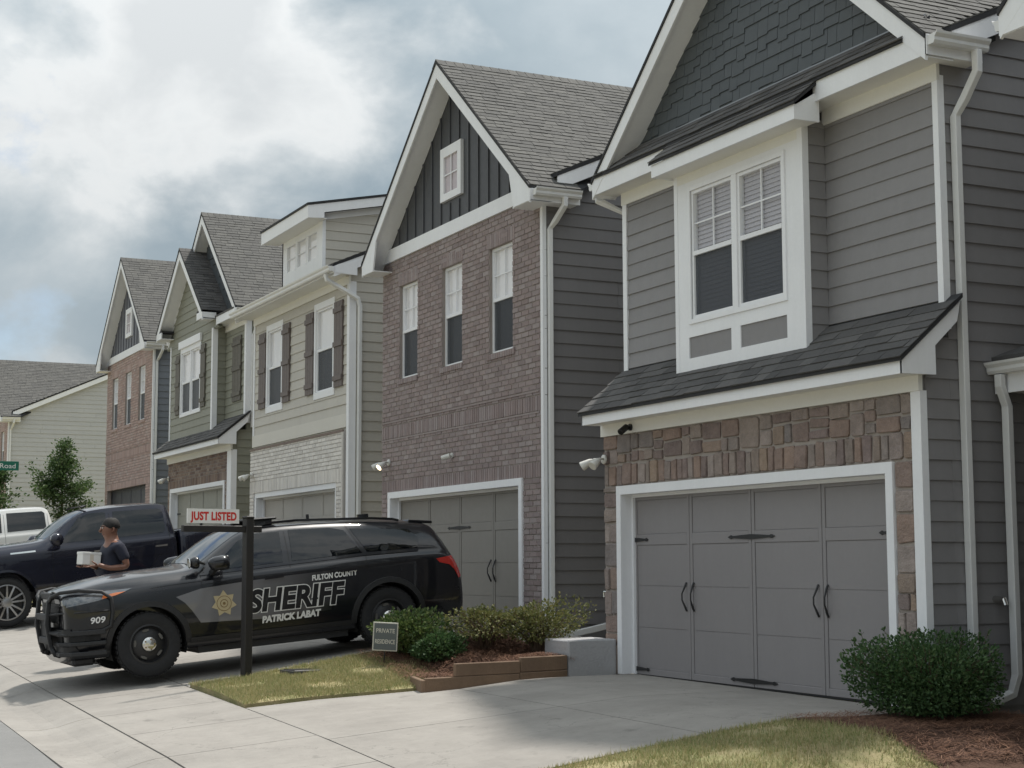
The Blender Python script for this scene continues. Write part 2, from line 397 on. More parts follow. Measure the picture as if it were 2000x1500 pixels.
GP = [(0, 0), (.075, 0), (.092, .025), (.092, .055), (.118, .082), (.124, .104), (.118, .104), (.11, .088), (0, .088)]
def gutter(par, p0, p1, out):
    """K-style gutter from p0 to p1 (bottom back edge) pushing towards out"""
    out = Vector(out); v = Vector(p1) - Vector(p0)
    return MB().prism([Vector(p0) + out * a + Vector((0, 0, b)) for a, b in GP], v).build('gutter', GUT, par)
def downspout(par, pts, w=(.082, .062)): return MB().tube(pts, 0, rect=w).build('downspout', GUT, par, bevel=.006)

def shingles(par, mat, o, u, v, nu, nv, tw=.30, ex=.143, clip=None, solo=False, th=.012):
    """courses of shingle tabs on the plane o + a*u + b*v (u along the eave, v up the slope); joined unless solo"""
    u, v, o = Vector(u).normalized(), Vector(v).normalized(), Vector(o); n = u.cross(v)
    if n.z < 0: n = -n
    mb = MB(); rows = int(nv / ex)
    for r in range(rows):
        a = -random.uniform(0, tw)
        while a < nu:
            w = tw * random.uniform(.55, 1.25); b0 = max(a, 0); b1 = min(a + w - .006, nu); a += w
            if b1 - b0 < .03: continue
            drop = random.choice((0, 0, .006, .012))
            q0, q1 = r * ex - drop, (r + 1) * ex + .01
            if clip:
                c = clip(b0, b1, r * ex, (r + 1) * ex)
                if not c: continue
                b0, b1 = c
            t = th * random.uniform(.7, 1.3)
            P = [o + u * x + v * y_ + n * h for x, y_, h in ((b0, q0, .002), (b1, q0, .002), (b1, q1, .0), (b0, q1, .0), (b0, q0, t), (b1, q0, t), (b1, q1, .003), (b0, q1, .003))]
            if solo: MB().hexa(P).build('shingle', mat, par)
            else: mb.hexa(P)
    if mb.v:
        ob = mb.build('shingles', mat, par); ob['kind'] = 'stuff'; return ob

def garage_door(par, x0, x1, h, y, mat, hard=True, dark=False):
    """carriage-style sectional door: slab, raised stiles and rails, strap hinges, pull handles"""
    d = MB().box(x0 - .02, x1 + .02, y + .02, y + .06, 0.022, h).build('garage_door', mat, par)
    MB().box(x0 - .02, x1 + .02, y + .012, y + .05, -.02, .022).build('bottom_seal', IRON, d)
    n = 4; w = (x1 - x0) / n; st = .055
    zr = [(.0, .07), (h * .715, h * .775), (h * .965, h + .0)]
    for i in range(n):
        a0, a1 = x0 + i * w, x0 + (i + 1) * w
        MB().box(a0 + .005, a0 + st, y + .006, y + .02, 0, h).build('stile', mat, d, bevel=.004)
        MB().box(a1 - st, a1 - .005, y + .006, y + .02, 0, h).build('stile', mat, d, bevel=.004)
        for q0, q1 in zr: MB().box(a0 + st, a1 - st, y + .0065, y + .02, q0, q1).build('rail', mat, d, bevel=.004)
        cuts = [.07, h * .26, h * .49, h * .715]
        for q0, q1 in zip(cuts, cuts[1:]): MB().box(a0 + st + .006, a1 - st - .006, y + .0145, y + .0205, q0 + .004, q1 - .004).build('panel', mat, d)
        MB().box(a0 + st + .006, a1 - st - .006, y + .0145, y + .0205, h * .775 + .005, h * .965 - .005).build('panel', mat, d)
    if hard:
        def hinge(xc, z, L, R):
            pts = []
            for sgn, ln in ((1, R), (-1, L)):
                if not ln: continue
                pr = [(0, .026), (ln * .45, .018), (ln * .80, .010), (ln * .86, .020), (ln * .92, .012), (ln, 0)]
                pl = [(xc + sgn * a, z + b) for a, b in pr] + [(xc + sgn * a, z - b) for a, b in reversed(pr[:-1])]
                MB().xz(pl, y - .006, y + .006).build('hinge', IRON, d)
        for z in (h * .745, .06):
            hinge(x0 + .02, z, 0, .30); hinge(x0 + 2 * w, z, .42, .42); hinge(x1 - .02, z, .30, 0)
        for xc in (x0 + w, x0 + 3 * w):
            for s in (-1, 1):
                xx = xc + s * .075; z0 = h * .36
                p = [(xx, y + .006, z0), (xx, y - .012, z0 + .04), (xx + s * .012, y - .045, z0 + .12), (xx + s * .012, y - .045, z0 + .19), (xx, y - .012, z0 + .27), (xx, y + .006, z0 + .31)]
                MB().tube(p, [.010, .012, .008, .008, .012, .010], 6).build('handle', IRON, d)
    return d

def gable(par, xc, hw, za, s, yf, yw, yb, rake=.20, shmat=None, right=True, left=True, thick=.035, valley=None, ycut=.6):
    """front-facing gable roof: deck, dark edge, shingles, rake boards, sloped soffit and boxed tails"""
    def zt(x): return za - s * abs(x - xc)
    ze = za - s * hw
    deck = MB()
    for sg in (-1, 1):
        x1 = xc + sg * hw
        y1, y2 = (max(valley(za), ycut), ycut) if valley else (yb, yb); d_ = Vector((0, 0, -thick * 1.3))
        deck.prism([(xc, yf, za), (x1, yf, ze), (x1, y2, ze), (xc, y1, za)], d_)
    roof = deck.build('roof', ROOFEDGE, par)
    L = math.hypot(1, s); ln = hw * L
    for sg, on in ((1, right), (-1, left)):
        if not on: continue
        shingles(roof, shmat, (xc + sg * hw, yf + .01, ze + .003), (0, 1, 0), (-sg, 0, s), (valley(za) if valley else yb) - yf - .02, ln - .02, tw=.26, ex=.118,
                 clip=(lambda b0, b1, q0, q1: (b0, min(b1, max(valley(ze + q0 * s / L), ycut) - yf)) if min(b1, max(valley(ze + q0 * s / L), ycut) - yf) > b0 + .02 else None) if valley else None)
    cap = MB(); yy = yf; yb = valley(za) if valley else yb
    while yy < yb - .05:
        for sg in (-1, 1): cap.prism([(xc, yy, za + .02), (xc + sg * .13, yy, za + .018 - s * .13), (xc + sg * .13, yy, za + .004 - s * .13), (xc, yy, za + .004)], (0, .145, -.004))
        yy += .15
    cap.build('ridge_cap', shmat, roof)['kind'] = 'stuff'
    b = thick * 1.3
    for sg in (-1, 1):
        x1 = xc + sg * (hw - .01)
        z0, z1 = za - b, zt(x1) - b
        MB().xz([(xc, z0), (x1, z1), (x1, z1 - rake), (xc, z0 - rake * 1.15)], yf + .015, yf + .045).build('rake_board', TRIM, par)
        MB().prism([(xc, yf + .045, z0 - rake * .95), (x1, yf + .045, z1 - rake * .85), (x1, yf + .045, z1 - rake * .85 + .015), (xc, yf + .045, z0 - rake * .95 + .015)],
                   (0, yw - yf - .045, 0)).build('soffit', TRIM, par)
    return roof

def gable_z(xc, za, s, b=.05, rake=.20): return lambda x: za - b - rake * .9 - s * abs(x - xc)

def main_roof(par, x0, x1, ye, ze, s, depth, mat, over=.2):
    """rear body: ridge along the street; right rake in view"""
    yr = ye + depth / 2; zr = ze + s * depth / 2; X0, X1 = x0 - over, x1 + over
    r = MB()
    r.yz([(ye, ze), (yr, zr), (yr, zr - .05), (ye, ze - .05)], X0, X1); r.yz([(yr, zr), (ye + depth, ze), (ye + depth, ze - .05), (yr, zr - .05)], X0, X1)
    ro = r.build('roof', ROOFEDGE, par)
    L = math.hypot(1, s)
    shingles(ro, mat, (X0, ye, ze + .003), (1, 0, 0), (0, 1, s), X1 - X0, depth / 2 * L - .02, tw=.6)
    for a, b_ in ((ye + .02, yr), (ye + depth - .02, yr)):
        za_, zb_ = ze + s * abs(a - ye if a < yr else ye + depth - a) - .05, zr - .05
        MB().yz([(a, za_), (b_, zb_), (b_, zb_ - .19), (a, za_ - .19)], X1 - .035, X1 - .01).build('rake_board', TRIM, par)
        MB().yz([(a, za_ - .17), (b_, zb_ - .17), (b_, zb_ - .155), (a, za_ - .155)], x1 - .02, X1 - .035).build('soffit', TRIM, par)
        MB().yz([(a, za_), (b_, zb_), (b_, zb_ - .19), (a, za_ - .19)], X0 + .01, X0 + .035).build('rake_board', TRIM, par)
    return lambda y: ze + s * (y - ye) - .2 if y < yr else ze + s * (ye + depth - y) - .2

def shell(par, x0, x1, y0, y1, h, mat):
    """plain left and back walls that the photograph does not show, plus an inner core that stops light leaks"""
    MB().box(x0, x0 + .1, y0 + .13, y1, -.6, h).build('wall', mat, par)
    MB().box(x0, x1, y1 - .1, y1, -.6, h).build('wall', mat, par)
def floodlight(loc, label, out=(-.2, -1, 0), lit=False):
    t = thing('floodlight', label, 'floodlight', loc, group='white twin floodlights on the garage fronts')
    MB().lathe([(.0, -.0), (.055, -.0), (.055, -.02), (.03, -.035), (0, -.035)], (0, 0, 0), 'y', 14).build('mounting_plate', LAMPW, t, smooth=.6)
    for s in (-1, 1):
        a = Vector((s * .03, -.03, 0)); e = Vector((s * .10 - .03, -.12, -.02)); d = Vector((s * .35 - .2, -.75, -.55)).normalized()
        h = MB().tube([a, (a + e) / 2 + Vector((0, -.02, .015)), e], .012, 6).build('arm', LAMPW, t, smooth=True)
        MB().tube([e - d * .03, e, e + d * .05, e + d * .115, e + d * .12], [.018, .034, .045, .058, .056], 12).build('lamp_head', LAMPW, t, smooth=.7)
        mt = LIT if lit and s > 0 else LENS
        MB().tube([e + d * .1195, e + d * .124], .049, 12).build('lens', mt, t)
    return t
# ------------------------------------------------------------------ colours of the houses
SID5 = pm('siding_grey', (.226, .218, .22), .6, .06, 1.5, streak=.06, rnd=.05, bump=.0012, bscale=160)
SID4 = pm('siding_taupe', (.162, .156, .156), .6, .06, 1.5, streak=.06, rnd=.05, bump=.0012, bscale=160)
SID3 = pm('siding_beige', (.47, .445, .395), .6, .05, 1.5, streak=.05, rnd=.04)
SID2 = pm('siding_olive', (.225, .225, .18), .6, .05, 1.5, streak=.05, rnd=.04)
SID1 = pm('siding_blue_grey', (.17, .185, .21), .6, .05, 1.5, streak=.05, rnd=.04)
SID0 = pm('siding_cream', (.43, .43, .425), .6, .05, 1.5, streak=.04, rnd=.03)
SHAKE = pm('slate_shake', (.066, .076, .084), .6, .07, 2.0, rnd=.06, bump=.001, bscale=120)
BATT = pm('batten_charcoal', (.056, .058, .064), .55, .06, 2.0, bump=.001, bscale=120)
BATT1 = pm('batten_blue_grey', (.115, .12, .14), .55, .06, 2.0)
SHG = pm('shingle_grey', (.2, .19, .175), .9, .10, 2.0, bump=.004, bscale=140, palette=[(.078, .076, .072), (.094, .092, .086), (.112, .109, .10), (.086, .084, .079), (.102, .099, .092)])
SHD = pm('shingle_dark', (.06, .06, .062), .9, .12, 2.0, bump=.004, bscale=140, palette=[(.055, .053, .052), (.085, .082, .08), (.105, .1, .096), (.07, .067, .066)])
DOOR5 = pm('door_greige', (.236, .222, .223), .5, .05, 1.2, streak=.04)
DOOR4 = pm('door_taupe', (.215, .2, .18), .5, .05, 1.2)
DOOR3 = pm('door_beige', (.36, .335, .30), .5, .05, 1.2)
DOOR2 = pm('door_olive', (.25, .245, .205), .5, .05, 1.2)
DOOR1 = pm('door_slate', (.05, .052, .062), .5, .05, 1.2)
MORT = pm('mortar', (.27, .235, .215), .95, .10, 6)
MORTW = pm('mortar_white', (.46, .435, .41), .95, .08, 6)
BRK4 = pm('brick_brown', (.2, .14, .12), .9, .16, 6, bump=.003, bscale=90, palette=[(.230, .172, .166), (.268, .208, .202), (.198, .146, .140), (.298, .25, .245), (.24, .19, .188), (.182, .138, .135)], var2=((.34, .30, .29), 22, .4))
BRK1 = pm('brick_red', (.3, .19, .16), .9, .14, 6, palette=[(.36, .255, .225), (.42, .31, .275), (.31, .215, .19), (.41, .33, .30)])
BRK2 = pm('brick_mixed', (.2, .15, .12), .9, .16, 6, palette=[(.17, .115, .09), (.24, .175, .135), (.12, .075, .065), (.29, .23, .19), (.15, .11, .10)])
BRKW = pm('brick_white', (.52, .49, .45), .8, .08, 6, palette=[(.64, .61, .575), (.72, .685, .64), (.56, .53, .495), (.67, .635, .59)])
STONE = pm('field_stone', (.2, .15, .12), .9, .38, 8, bump=.02, bscale=24, palette=[(.195, .135, .115), (.25, .165, .125), (.14, .10, .094), (.30, .25, .225), (.215, .17, .155), (.25, .20, .17), (.145, .13, .13), (.265, .185, .125), (.175, .125, .12)], var2=((.36, .31, .28), 14, .45))
STMORT = pm('stone_mortar', (.34, .30, .27), .95, .12, 8, bump=.006, bscale=60)
SHUT = pm('shutter_taupe', (.125, .10, .092), .6, .06, 3)
SHUT2 = pm('shutter_dark', (.10, .09, .072), .6, .06, 3)
LENS = pm('lens_frosted', (.6, .58, .52), .25, .02)
LIT = bpy.data.materials.new('lit_lamp'); LIT.use_nodes = True
LIT.node_tree.nodes['Principled BSDF'].inputs['Emission Color'].default_value = (1, .78, .45, 1)
LIT.node_tree.nodes['Principled BSDF'].inputs['Emission Strength'].default_value = 3.0

def garage_front(par, gl, gr, ht, trim, mat, hard=True, rec=.14, trimmat=None, framed=True):
    """white trim frame, deep jambs and door"""
    tm = trimmat or TRIM
    if framed:
        t = .10
        MB().box(gl, gl + t, -.035, rec + .08, 0, ht - t).build('door_trim', tm, par); MB().box(gr - t, gr, -.035, rec + .08, 0, ht - t).build('door_trim', tm, par)
        MB().box(gl, gr, -.036, rec + .08, ht - t, ht).build('door_trim', tm, par)
        MB().box(gl + t, gl + t + .03, rec - .025, rec + .02, 0, ht - t).build('door_stop', tm, par)
        MB().box(gl + t + .03, gr - t - .03, rec - .025, rec + .02, ht - t - .035, ht - t).build('door_stop', tm, par)
        MB().box(gr - t - .03, gr - t, rec - .025, rec + .02, 0, ht - t).build('door_stop', tm, par)
        return garage_door(par, gl + t, gr - t, ht - t, rec, mat, hard)
    return garage_door(par, gl, gr, ht, rec, mat, hard)

def stone(par, x0, x1, z0, z1, y):
    g = .012; x0 += g * random.uniform(.5, 1.4); x1 -= g * random.uniform(.5, 1.4); z0 += g * random.uniform(.5, 1.4); z1 -= g * random.uniform(.5, 1.4)
    if x1 - x0 < .03 or z1 - z0 < .03: return
    c = min(x1 - x0, z1 - z0) * .09; j = lambda: random.uniform(-.008, .008)
    out = [(x0 + c, z0), (x1 - c, z0), (x1, z0 + c), (x1, z1 - c), (x1 - c, z1), (x0 + c, z1), (x0, z1 - c), (x0, z0 + c)]
    out = [(a + j(), b + j()) for a, b in out]; cx, cz = (x0 + x1) / 2, (z0 + z1) / 2
    d = random.uniform(.014, .028); inn = [(cx + (a - cx) * .945 + j() * .4, cz + (b - cz) * .945 + j() * .4) for a, b in out]
    vs = [(a, y + .01, b) for a, b in out] + [(a, y - d * .75, b) for a, b in out] + [(a, y - d - random.uniform(0, .006), b) for a, b in inn]
    fs = [(i, (i + 1) % 8, (i + 1) % 8 + 8, i + 8) for i in range(8)] + [(i + 8, (i + 1) % 8 + 8, (i + 1) % 8 + 16, i + 16) for i in range(8)] + [list(range(16, 24))]
    MB().add(vs, fs).build('stone', STONE, par)

def body(par, x0, x1, y0, depth, sidmat, mroof, eave, s, y_e, lim_z0=-.35, front_side=True):
    """right side wall in clapboard under the main rake, hidden walls, rear roof"""
    top = main_roof(par, x0, x1, y_e, eave, s, depth, mroof)
    yb = y_e + depth - .3
    w = MB().yz([(y0 + .01, lim_z0), (yb, lim_z0), (yb, top(yb)), (y_e + depth / 2, top(y_e + depth / 2)), (y_e + .25, top(y_e + .25)), (y0 + .01, 5.75)], x1 - .1, x1).build('wall', sidmat, par)
    yr = y_e + depth / 2
    def lim(z):
        if z < eave - .15: return (y0 + .015, yb)
        a = y_e + (z + .2 - eave) / s; return (a, 2 * yr - a)
    zt = eave - .2 + s * depth / 2
    siding(w, sidmat, 'x', x1, y0, yb, lim_z0, zt, lim=lim)
    shell(par, x0, x1, y0, yb, eave - .1, sidmat)
    return top

def corner_board(par, x, y, z0, z1, w=.10, mat=None):
    """outside corner at the right end of a street wall"""
    MB().box(x - w, x + .028, y - .03, y, z0, z1).build('corner_board', mat or TRIM, par)
    MB().box(x, x + .0275, y, y + w, z0, z1).build('corner_board', mat or TRIM, par)

# ------------------------------------------------------------------ stone-fronted house with the boxed bay window
def house_stone(loc, label):
    h = thing('stone_front_house', label, 'house', loc)
    XL, XR, YU = -2.82, 2.82, .303
    gl, gr, ht = -2.50, 2.45, 2.142
    # garage storey, stone veneer
    w = wall_slab(h, 'wall', STMORT, 'y', 0, .14, XL, XR - .10, -.25, 2.76, [(gl, gr, -.3, ht)])
    random.seed(21)
    x = XL + .005
    while x < XR - .12:                                      # flat arch of upright stones over the door
        wd = random.uniform(.10, .21); stone(w, x, min(x + wd, XR - .10), 2.15, 2.15 + random.uniform(.235, .26), 0); x += wd
    x = XL + .005; band = (2.405, 2.735)
    while x < XR - .12:
        wd = min(random.uniform(.16, .40), XR - .105 - x)
        if XR - .105 - x - wd < .09: wd = XR - .105 - x
        t = random.random()
        if t < .12: stone(w, x, x + wd, band[0], band[1], 0)
        elif t < .85:
            m = band[0] + random.uniform(.11, .22); stone(w, x, x + wd, m, band[1], 0)
            if random.random() < .45 and wd > .25:
                q = x + wd * random.uniform(.35, .65); stone(w, x, q, band[0], m, 0); stone(w, q, x + wd, band[0], m, 0)
            else: stone(w, x, x + wd, band[0], m, 0)
        else:
            a = band[0] + .11; b = band[0] + .22
            for q0, q1 in ((band[0], a), (a, b), (b, band[1])): stone(w, x, x + wd, q0, q1, 0)
        x += wd
    for a, b in ((XL + .005, gl - .005), (gr + .005, XR - .105)):   # piers
        z = -.2
        while z < 2.12:
            q = min(random.uniform(.13, .34), 2.145 - z)
            if random.random() < .25: m = (a + b) / 2 + random.uniform(-.05, .05); stone(w, a, m, z, z + q, 0); stone(w, m, b, z, z + q, 0)
            else: stone(w, a, b, z, z + q, 0)
            z += q
    garage_front(h, gl, gr, ht, .1, DOOR5)
    MB().box(XR - .10, XR + .028, -.03, .0, -.25, 2.74).build('corner_board', TRIM, h); MB().box(XR, XR + .0275, 0.0, .045, -.25, 2.74).build('corner_board', TRIM, h)
    MB().box(XL - .02, XR + .03, -.045, 0.0, 2.737, 2.88).build('frieze', SOF, h)
    # skirt roof over the garage
    pf, zf0, zf1, pr = -.32, 2.862, 2.972, 2.97
    pl = -2.80; zt = 3.55; s = (zt - zf1 - .03) / (YU - pf)
    MB().box(pl, pr, pf, pf + .025, zf0, zf1).build('fascia', TRIM, h)
    MB().box(pl, pr - .02, pf + .025, 0.0, zf0 + .012, zf0 + .027).build('soffit', SOF, h)
    side = [(pf, zf0), (pf + .37, zf0 + .005), (pf + .37, zf0 + .26), (YU + .0, zt - .20), (YU + .04, zt - .02), (pf, zf1)]
    MB().yz(side, pr - .022, pr + .003).build('rake_board', TRIM, h)
    MB().yz(side, pl - .003, pl + .02).build('rake_board', TRIM, h)
    d = MB().yz([(pf - .03, zf1 - .005), (YU + .05, zt + .01), (YU + .05, zt + .05), (pf - .03, zf1 + .03)], pl - .03, pr + .03).build('skirt_roof', ROOFEDGE, h)
    shingles(d, SHD, (pl - .035, pf - .035, zf1 + .031), (1, 0, 0), (0, YU + .08 - pf, zt + .02 - zf1), pr - pl + .07, math.hypot(YU + .07 - pf, zt - zf1), tw=.34, ex=.135, solo=True, th=.014)
    # upper storey
    bx0, bx1, by = -1.19, 1.16, .008
    wz0, wz1, wx0, wx1 = 3.875, 5.29, -.86, .845
    up = wall_slab(h, 'wall', SID5, 'y', YU, .1, XL, XR, 2.9, 5.9, [(bx0 + .1, bx1 - .1, 3.5, 5.6)])
    siding(up, SID5, 'y', YU, XL + .09, XR - .045, 3.38, 5.56, holes=[(bx0, bx1, 3, 6)])
    MB().box(XL, XL + .09, YU - .03, YU, 3.3, 5.56).build('corner_board', TRIM, h); corner_board(h, XR, YU, 3.3, 5.60, .045)
    MB().box(XL - .02, bx0, YU - .034, YU, 5.55, 5.74).build('frieze', SOF, h); MB().box(bx1, XR + .03, YU - .034, YU, 5.55, 5.74).build('frieze', SOF, h)
    # bay: white face boards, siding on its right cheek
    face = MB()
    for r in rects_minus((bx0, bx1, 3.24, 5.56), [(wx0, wx1, wz0, wz1), (-.935, -.115, 3.455, 3.685), (.055, .87, 3.455, 3.685)]): face.box(r[0], r[1], by, by + .03, r[2], r[3])
    bay = face.build('bay', TRIM, h)
    MB().box(-.94, .875, by + .014, by + .03, 3.45, 3.69).build('bay_panel', SID5, bay)
    MB().box(bx1 - .03, bx1, by + .03, YU, 3.2, 5.6).build('cheek', SID5, bay); MB().box(bx0, bx0 + .03, by + .03, YU, 3.2, 5.6).build('cheek', SID5, bay)
    MB().box(bx1 - .06, bx1 + .024, by - .004, by + .07, 3.24, 5.56).build('corner_board', TRIM, bay); MB().box(bx0 - .01, bx0 + .06, by - .004, by + .05, 3.22, 5.56).build('corner_board', TRIM, bay)
    siding(bay, SID5, 'x', bx1, by + .07, YU - .018, 3.38, 5.56)
    window(h, wx0, wx1, wz0, wz1, by, cols=2, grid=(2, 2), trim=.05, trim_y=.018, dep=.035, mull=.085)
    MB().box(bx0, bx1, by + .05, YU + .02, 3.2, 3.3).build('bay_floor', TRIM, bay)
    # eaves
    fy, z0, z1 = -.012, 5.69, 5.885
    hw, za, sl = 3.05, 8.50, .86
    MB().box(-hw, -1.24, fy, fy + .025, z0, z1).build('fascia', TRIM, h); MB().box(1.40, hw, fy, fy + .025, z0, z1).build('fascia', TRIM, h)
    MB().box(-hw + .01, hw - .01, fy + .025, YU, z0 + .012, z0 + .027).build('soffit', SOF, h)
    bf = -.26
    MB().box(-1.24, 1.43, bf, bf + .025, 5.49, 5.635).build('fascia', TRIM, bay)
    for xs in (-1.24, 1.405): MB().yz([(bf + .025, 5.49), (fy + .05, 5.49), (fy + .05, 5.80), (bf + .025, 5.635)], xs, xs + .025).build('fascia', TRIM, bay)
    MB().box(-1.22, 1.405, bf + .025, by + .03, 5.50, 5.515).build('soffit', SOF, bay)
    MB().box(bx0, bx1 + .003, by - .003, by + .03, 5.40, 5.51).build('frieze', SOF, bay)
    sk = MB().yz([(fy - .02, z1 - .004), (YU, z1 + .26), (YU, z1 + .30), (fy - .02, z1 + .026)], -hw + .08, hw - .30)
    sk.yz([(bf - .02, 5.63), (YU - .1, 6.02), (YU - .1, 6.06), (bf - .02, 5.66)], -1.27, 1.46)
    sko = sk.build('skirt_roof', ROOFEDGE, h)
    shingles(sko, SHD, (-hw + .08, fy - .022, z1 + .03), (1, 0, 0), (0, YU - fy, .275), 2 * hw - .38, .43, tw=.34, ex=.135)
    shingles(sko, SHD, (-1.27, bf - .022, 5.664), (1, 0, 0), (0, YU - .1 - bf, .39), 2.73, .60, tw=.34, ex=.135)
    MB().yz([(YU - .005, z1 + .24), (YU - .005, z1 + .33), (YU - .03, z1 + .315), (YU - .03, z1 + .24)], -hw + .3, hw - .35).build('flashing', pm('flashing_metal', (.25, .26, .27), .35, .05, metallic=.8), h)
    # gable
    roof = gable(h, 0, hw, za, sl, fy - .02, YU, 6.4, shmat=SHG, left=False, valley=lambda z: .30 + (z - 6.0) / .45, ycut=.62)
    zf = gable_z(0, za, sl)
    base = 5.95
    MB().xz([(-(zf(0) - base) / sl, base), ((zf(0) - base) / sl, base), (0, zf(0) + .02)], YU, YU + .1).build('gable_wall', SHAKE, h)
    gw = MB().box(-.02, .02, YU + .03, YU + .05, base, base + .1).build('gable_cladding', SHAKE, h)
    z = base + .10; random.seed(5)
    while z < zf(0) - .05:
        x = -(zf(0) - z) / sl + random.uniform(-.1, 0); lim = (zf(0) - z - .0) / sl
        while x < lim:
            wd = random.uniform(.13, .27); dz = random.choice((0, 0, .022, .038, -.012)); x0, x1 = max(x, -lim), min(x + wd - .005, lim)
            if x1 - x0 > .03:
                def cz(xx, q): return min(q, zf(xx) + .01)
                q0, q1 = z + dz, z + .19
                if cz(x0, q1) > q0 + .01 or cz(x1, q1) > q0 + .01:
                    P = [(x0, YU - .018, min(q0, cz(x0, 9))), (x1, YU - .018, min(q0, cz(x1, 9))), (x1, YU + .0, min(q0, cz(x1, 9))), (x0, YU + .0, min(q0, cz(x0, 9))),
                         (x0, YU - .004, cz(x0, q1)), (x1, YU - .004, cz(x1, q1)), (x1, YU + .002, cz(x1, q1)), (x0, YU + .002, cz(x0, q1))]
                    MB().hexa(P).build('shake', SHAKE, gw)
            x += wd
        z += .145
    # side gutter, downspout, rear body
    body(h, XL, XR, YU, 12.2, SID5, SHG, 6.0, .45, .30)
    siding_low = MB().box(XR - .1, XR, .0, YU, -.35, 3.2).build('wall', SID5, h); siding(siding_low, SID5, 'x', XR, .045, YU + .02, -.35, 3.22)
    MB().box(hw - .012, hw + .01, fy, .62, z0, z1).build('fascia', TRIM, h)
    MB().box(XR, hw - .012, YU, .62, z0 + .013, z0 + .028).build('soffit', SOF, h)
    gutter(h, (hw + .01, fy + .01, z1 - .115), (hw + .01, .62, z1 - .115), (1, 0, 0))
    xo = hw + .07
    downspout(h, [(xo, .50, z1 - .11), (xo, .50, z1 - .30), (XR + .16, .47, z1 - .52), (XR + .065, .44, z1 - .66), (XR + .065, .44, 3.0), (XR + .065, .44, .05)])
    gutter(h, (-hw - .01, .62, z1 - .115), (-hw - .01, fy + .01, z1 - .115), (-1, 0, 0))
    xo = -hw - .07
    downspout(h, [(xo, .10, z1 - .11), (xo, .10, z1 - .22), (XL - .05, .36, z1 - .42), (XL - .05, .36, 3.3)])
    # entry porch tucked to the right
    MB().yz([(.80, 3.02), (2.2, 3.50), (2.2, 3.55), (.80, 3.07)], XR + .02, XR + 1.5).build('porch_roof', SHD, h)
    MB().box(XR + .03, XR + 1.5, .82, .85, 2.74, 2.98).build('fascia', TRIM, h)
    MB().box(XR + .03, XR + 1.5, .85, 2.2, 2.76, 2.775).build('soffit', SOF, h)
    gutter(h, (XR + .03, .82, 2.91), (XR + 1.5, .82, 2.91), (0, -1, 0))
    downspout(h, [(XR + .16, .76, 2.90), (XR + .16, .76, 2.80), (XR + .15, .84, 2.62), (XR + .15, .84, .28), (XR + .13, .80, .12), (XR + .06, .62, .04)])
    MB().box(XR + .1, XR + 1.6, 2.1, 2.2, -.3, 3.4).build('wall', SID5, h)
    return h

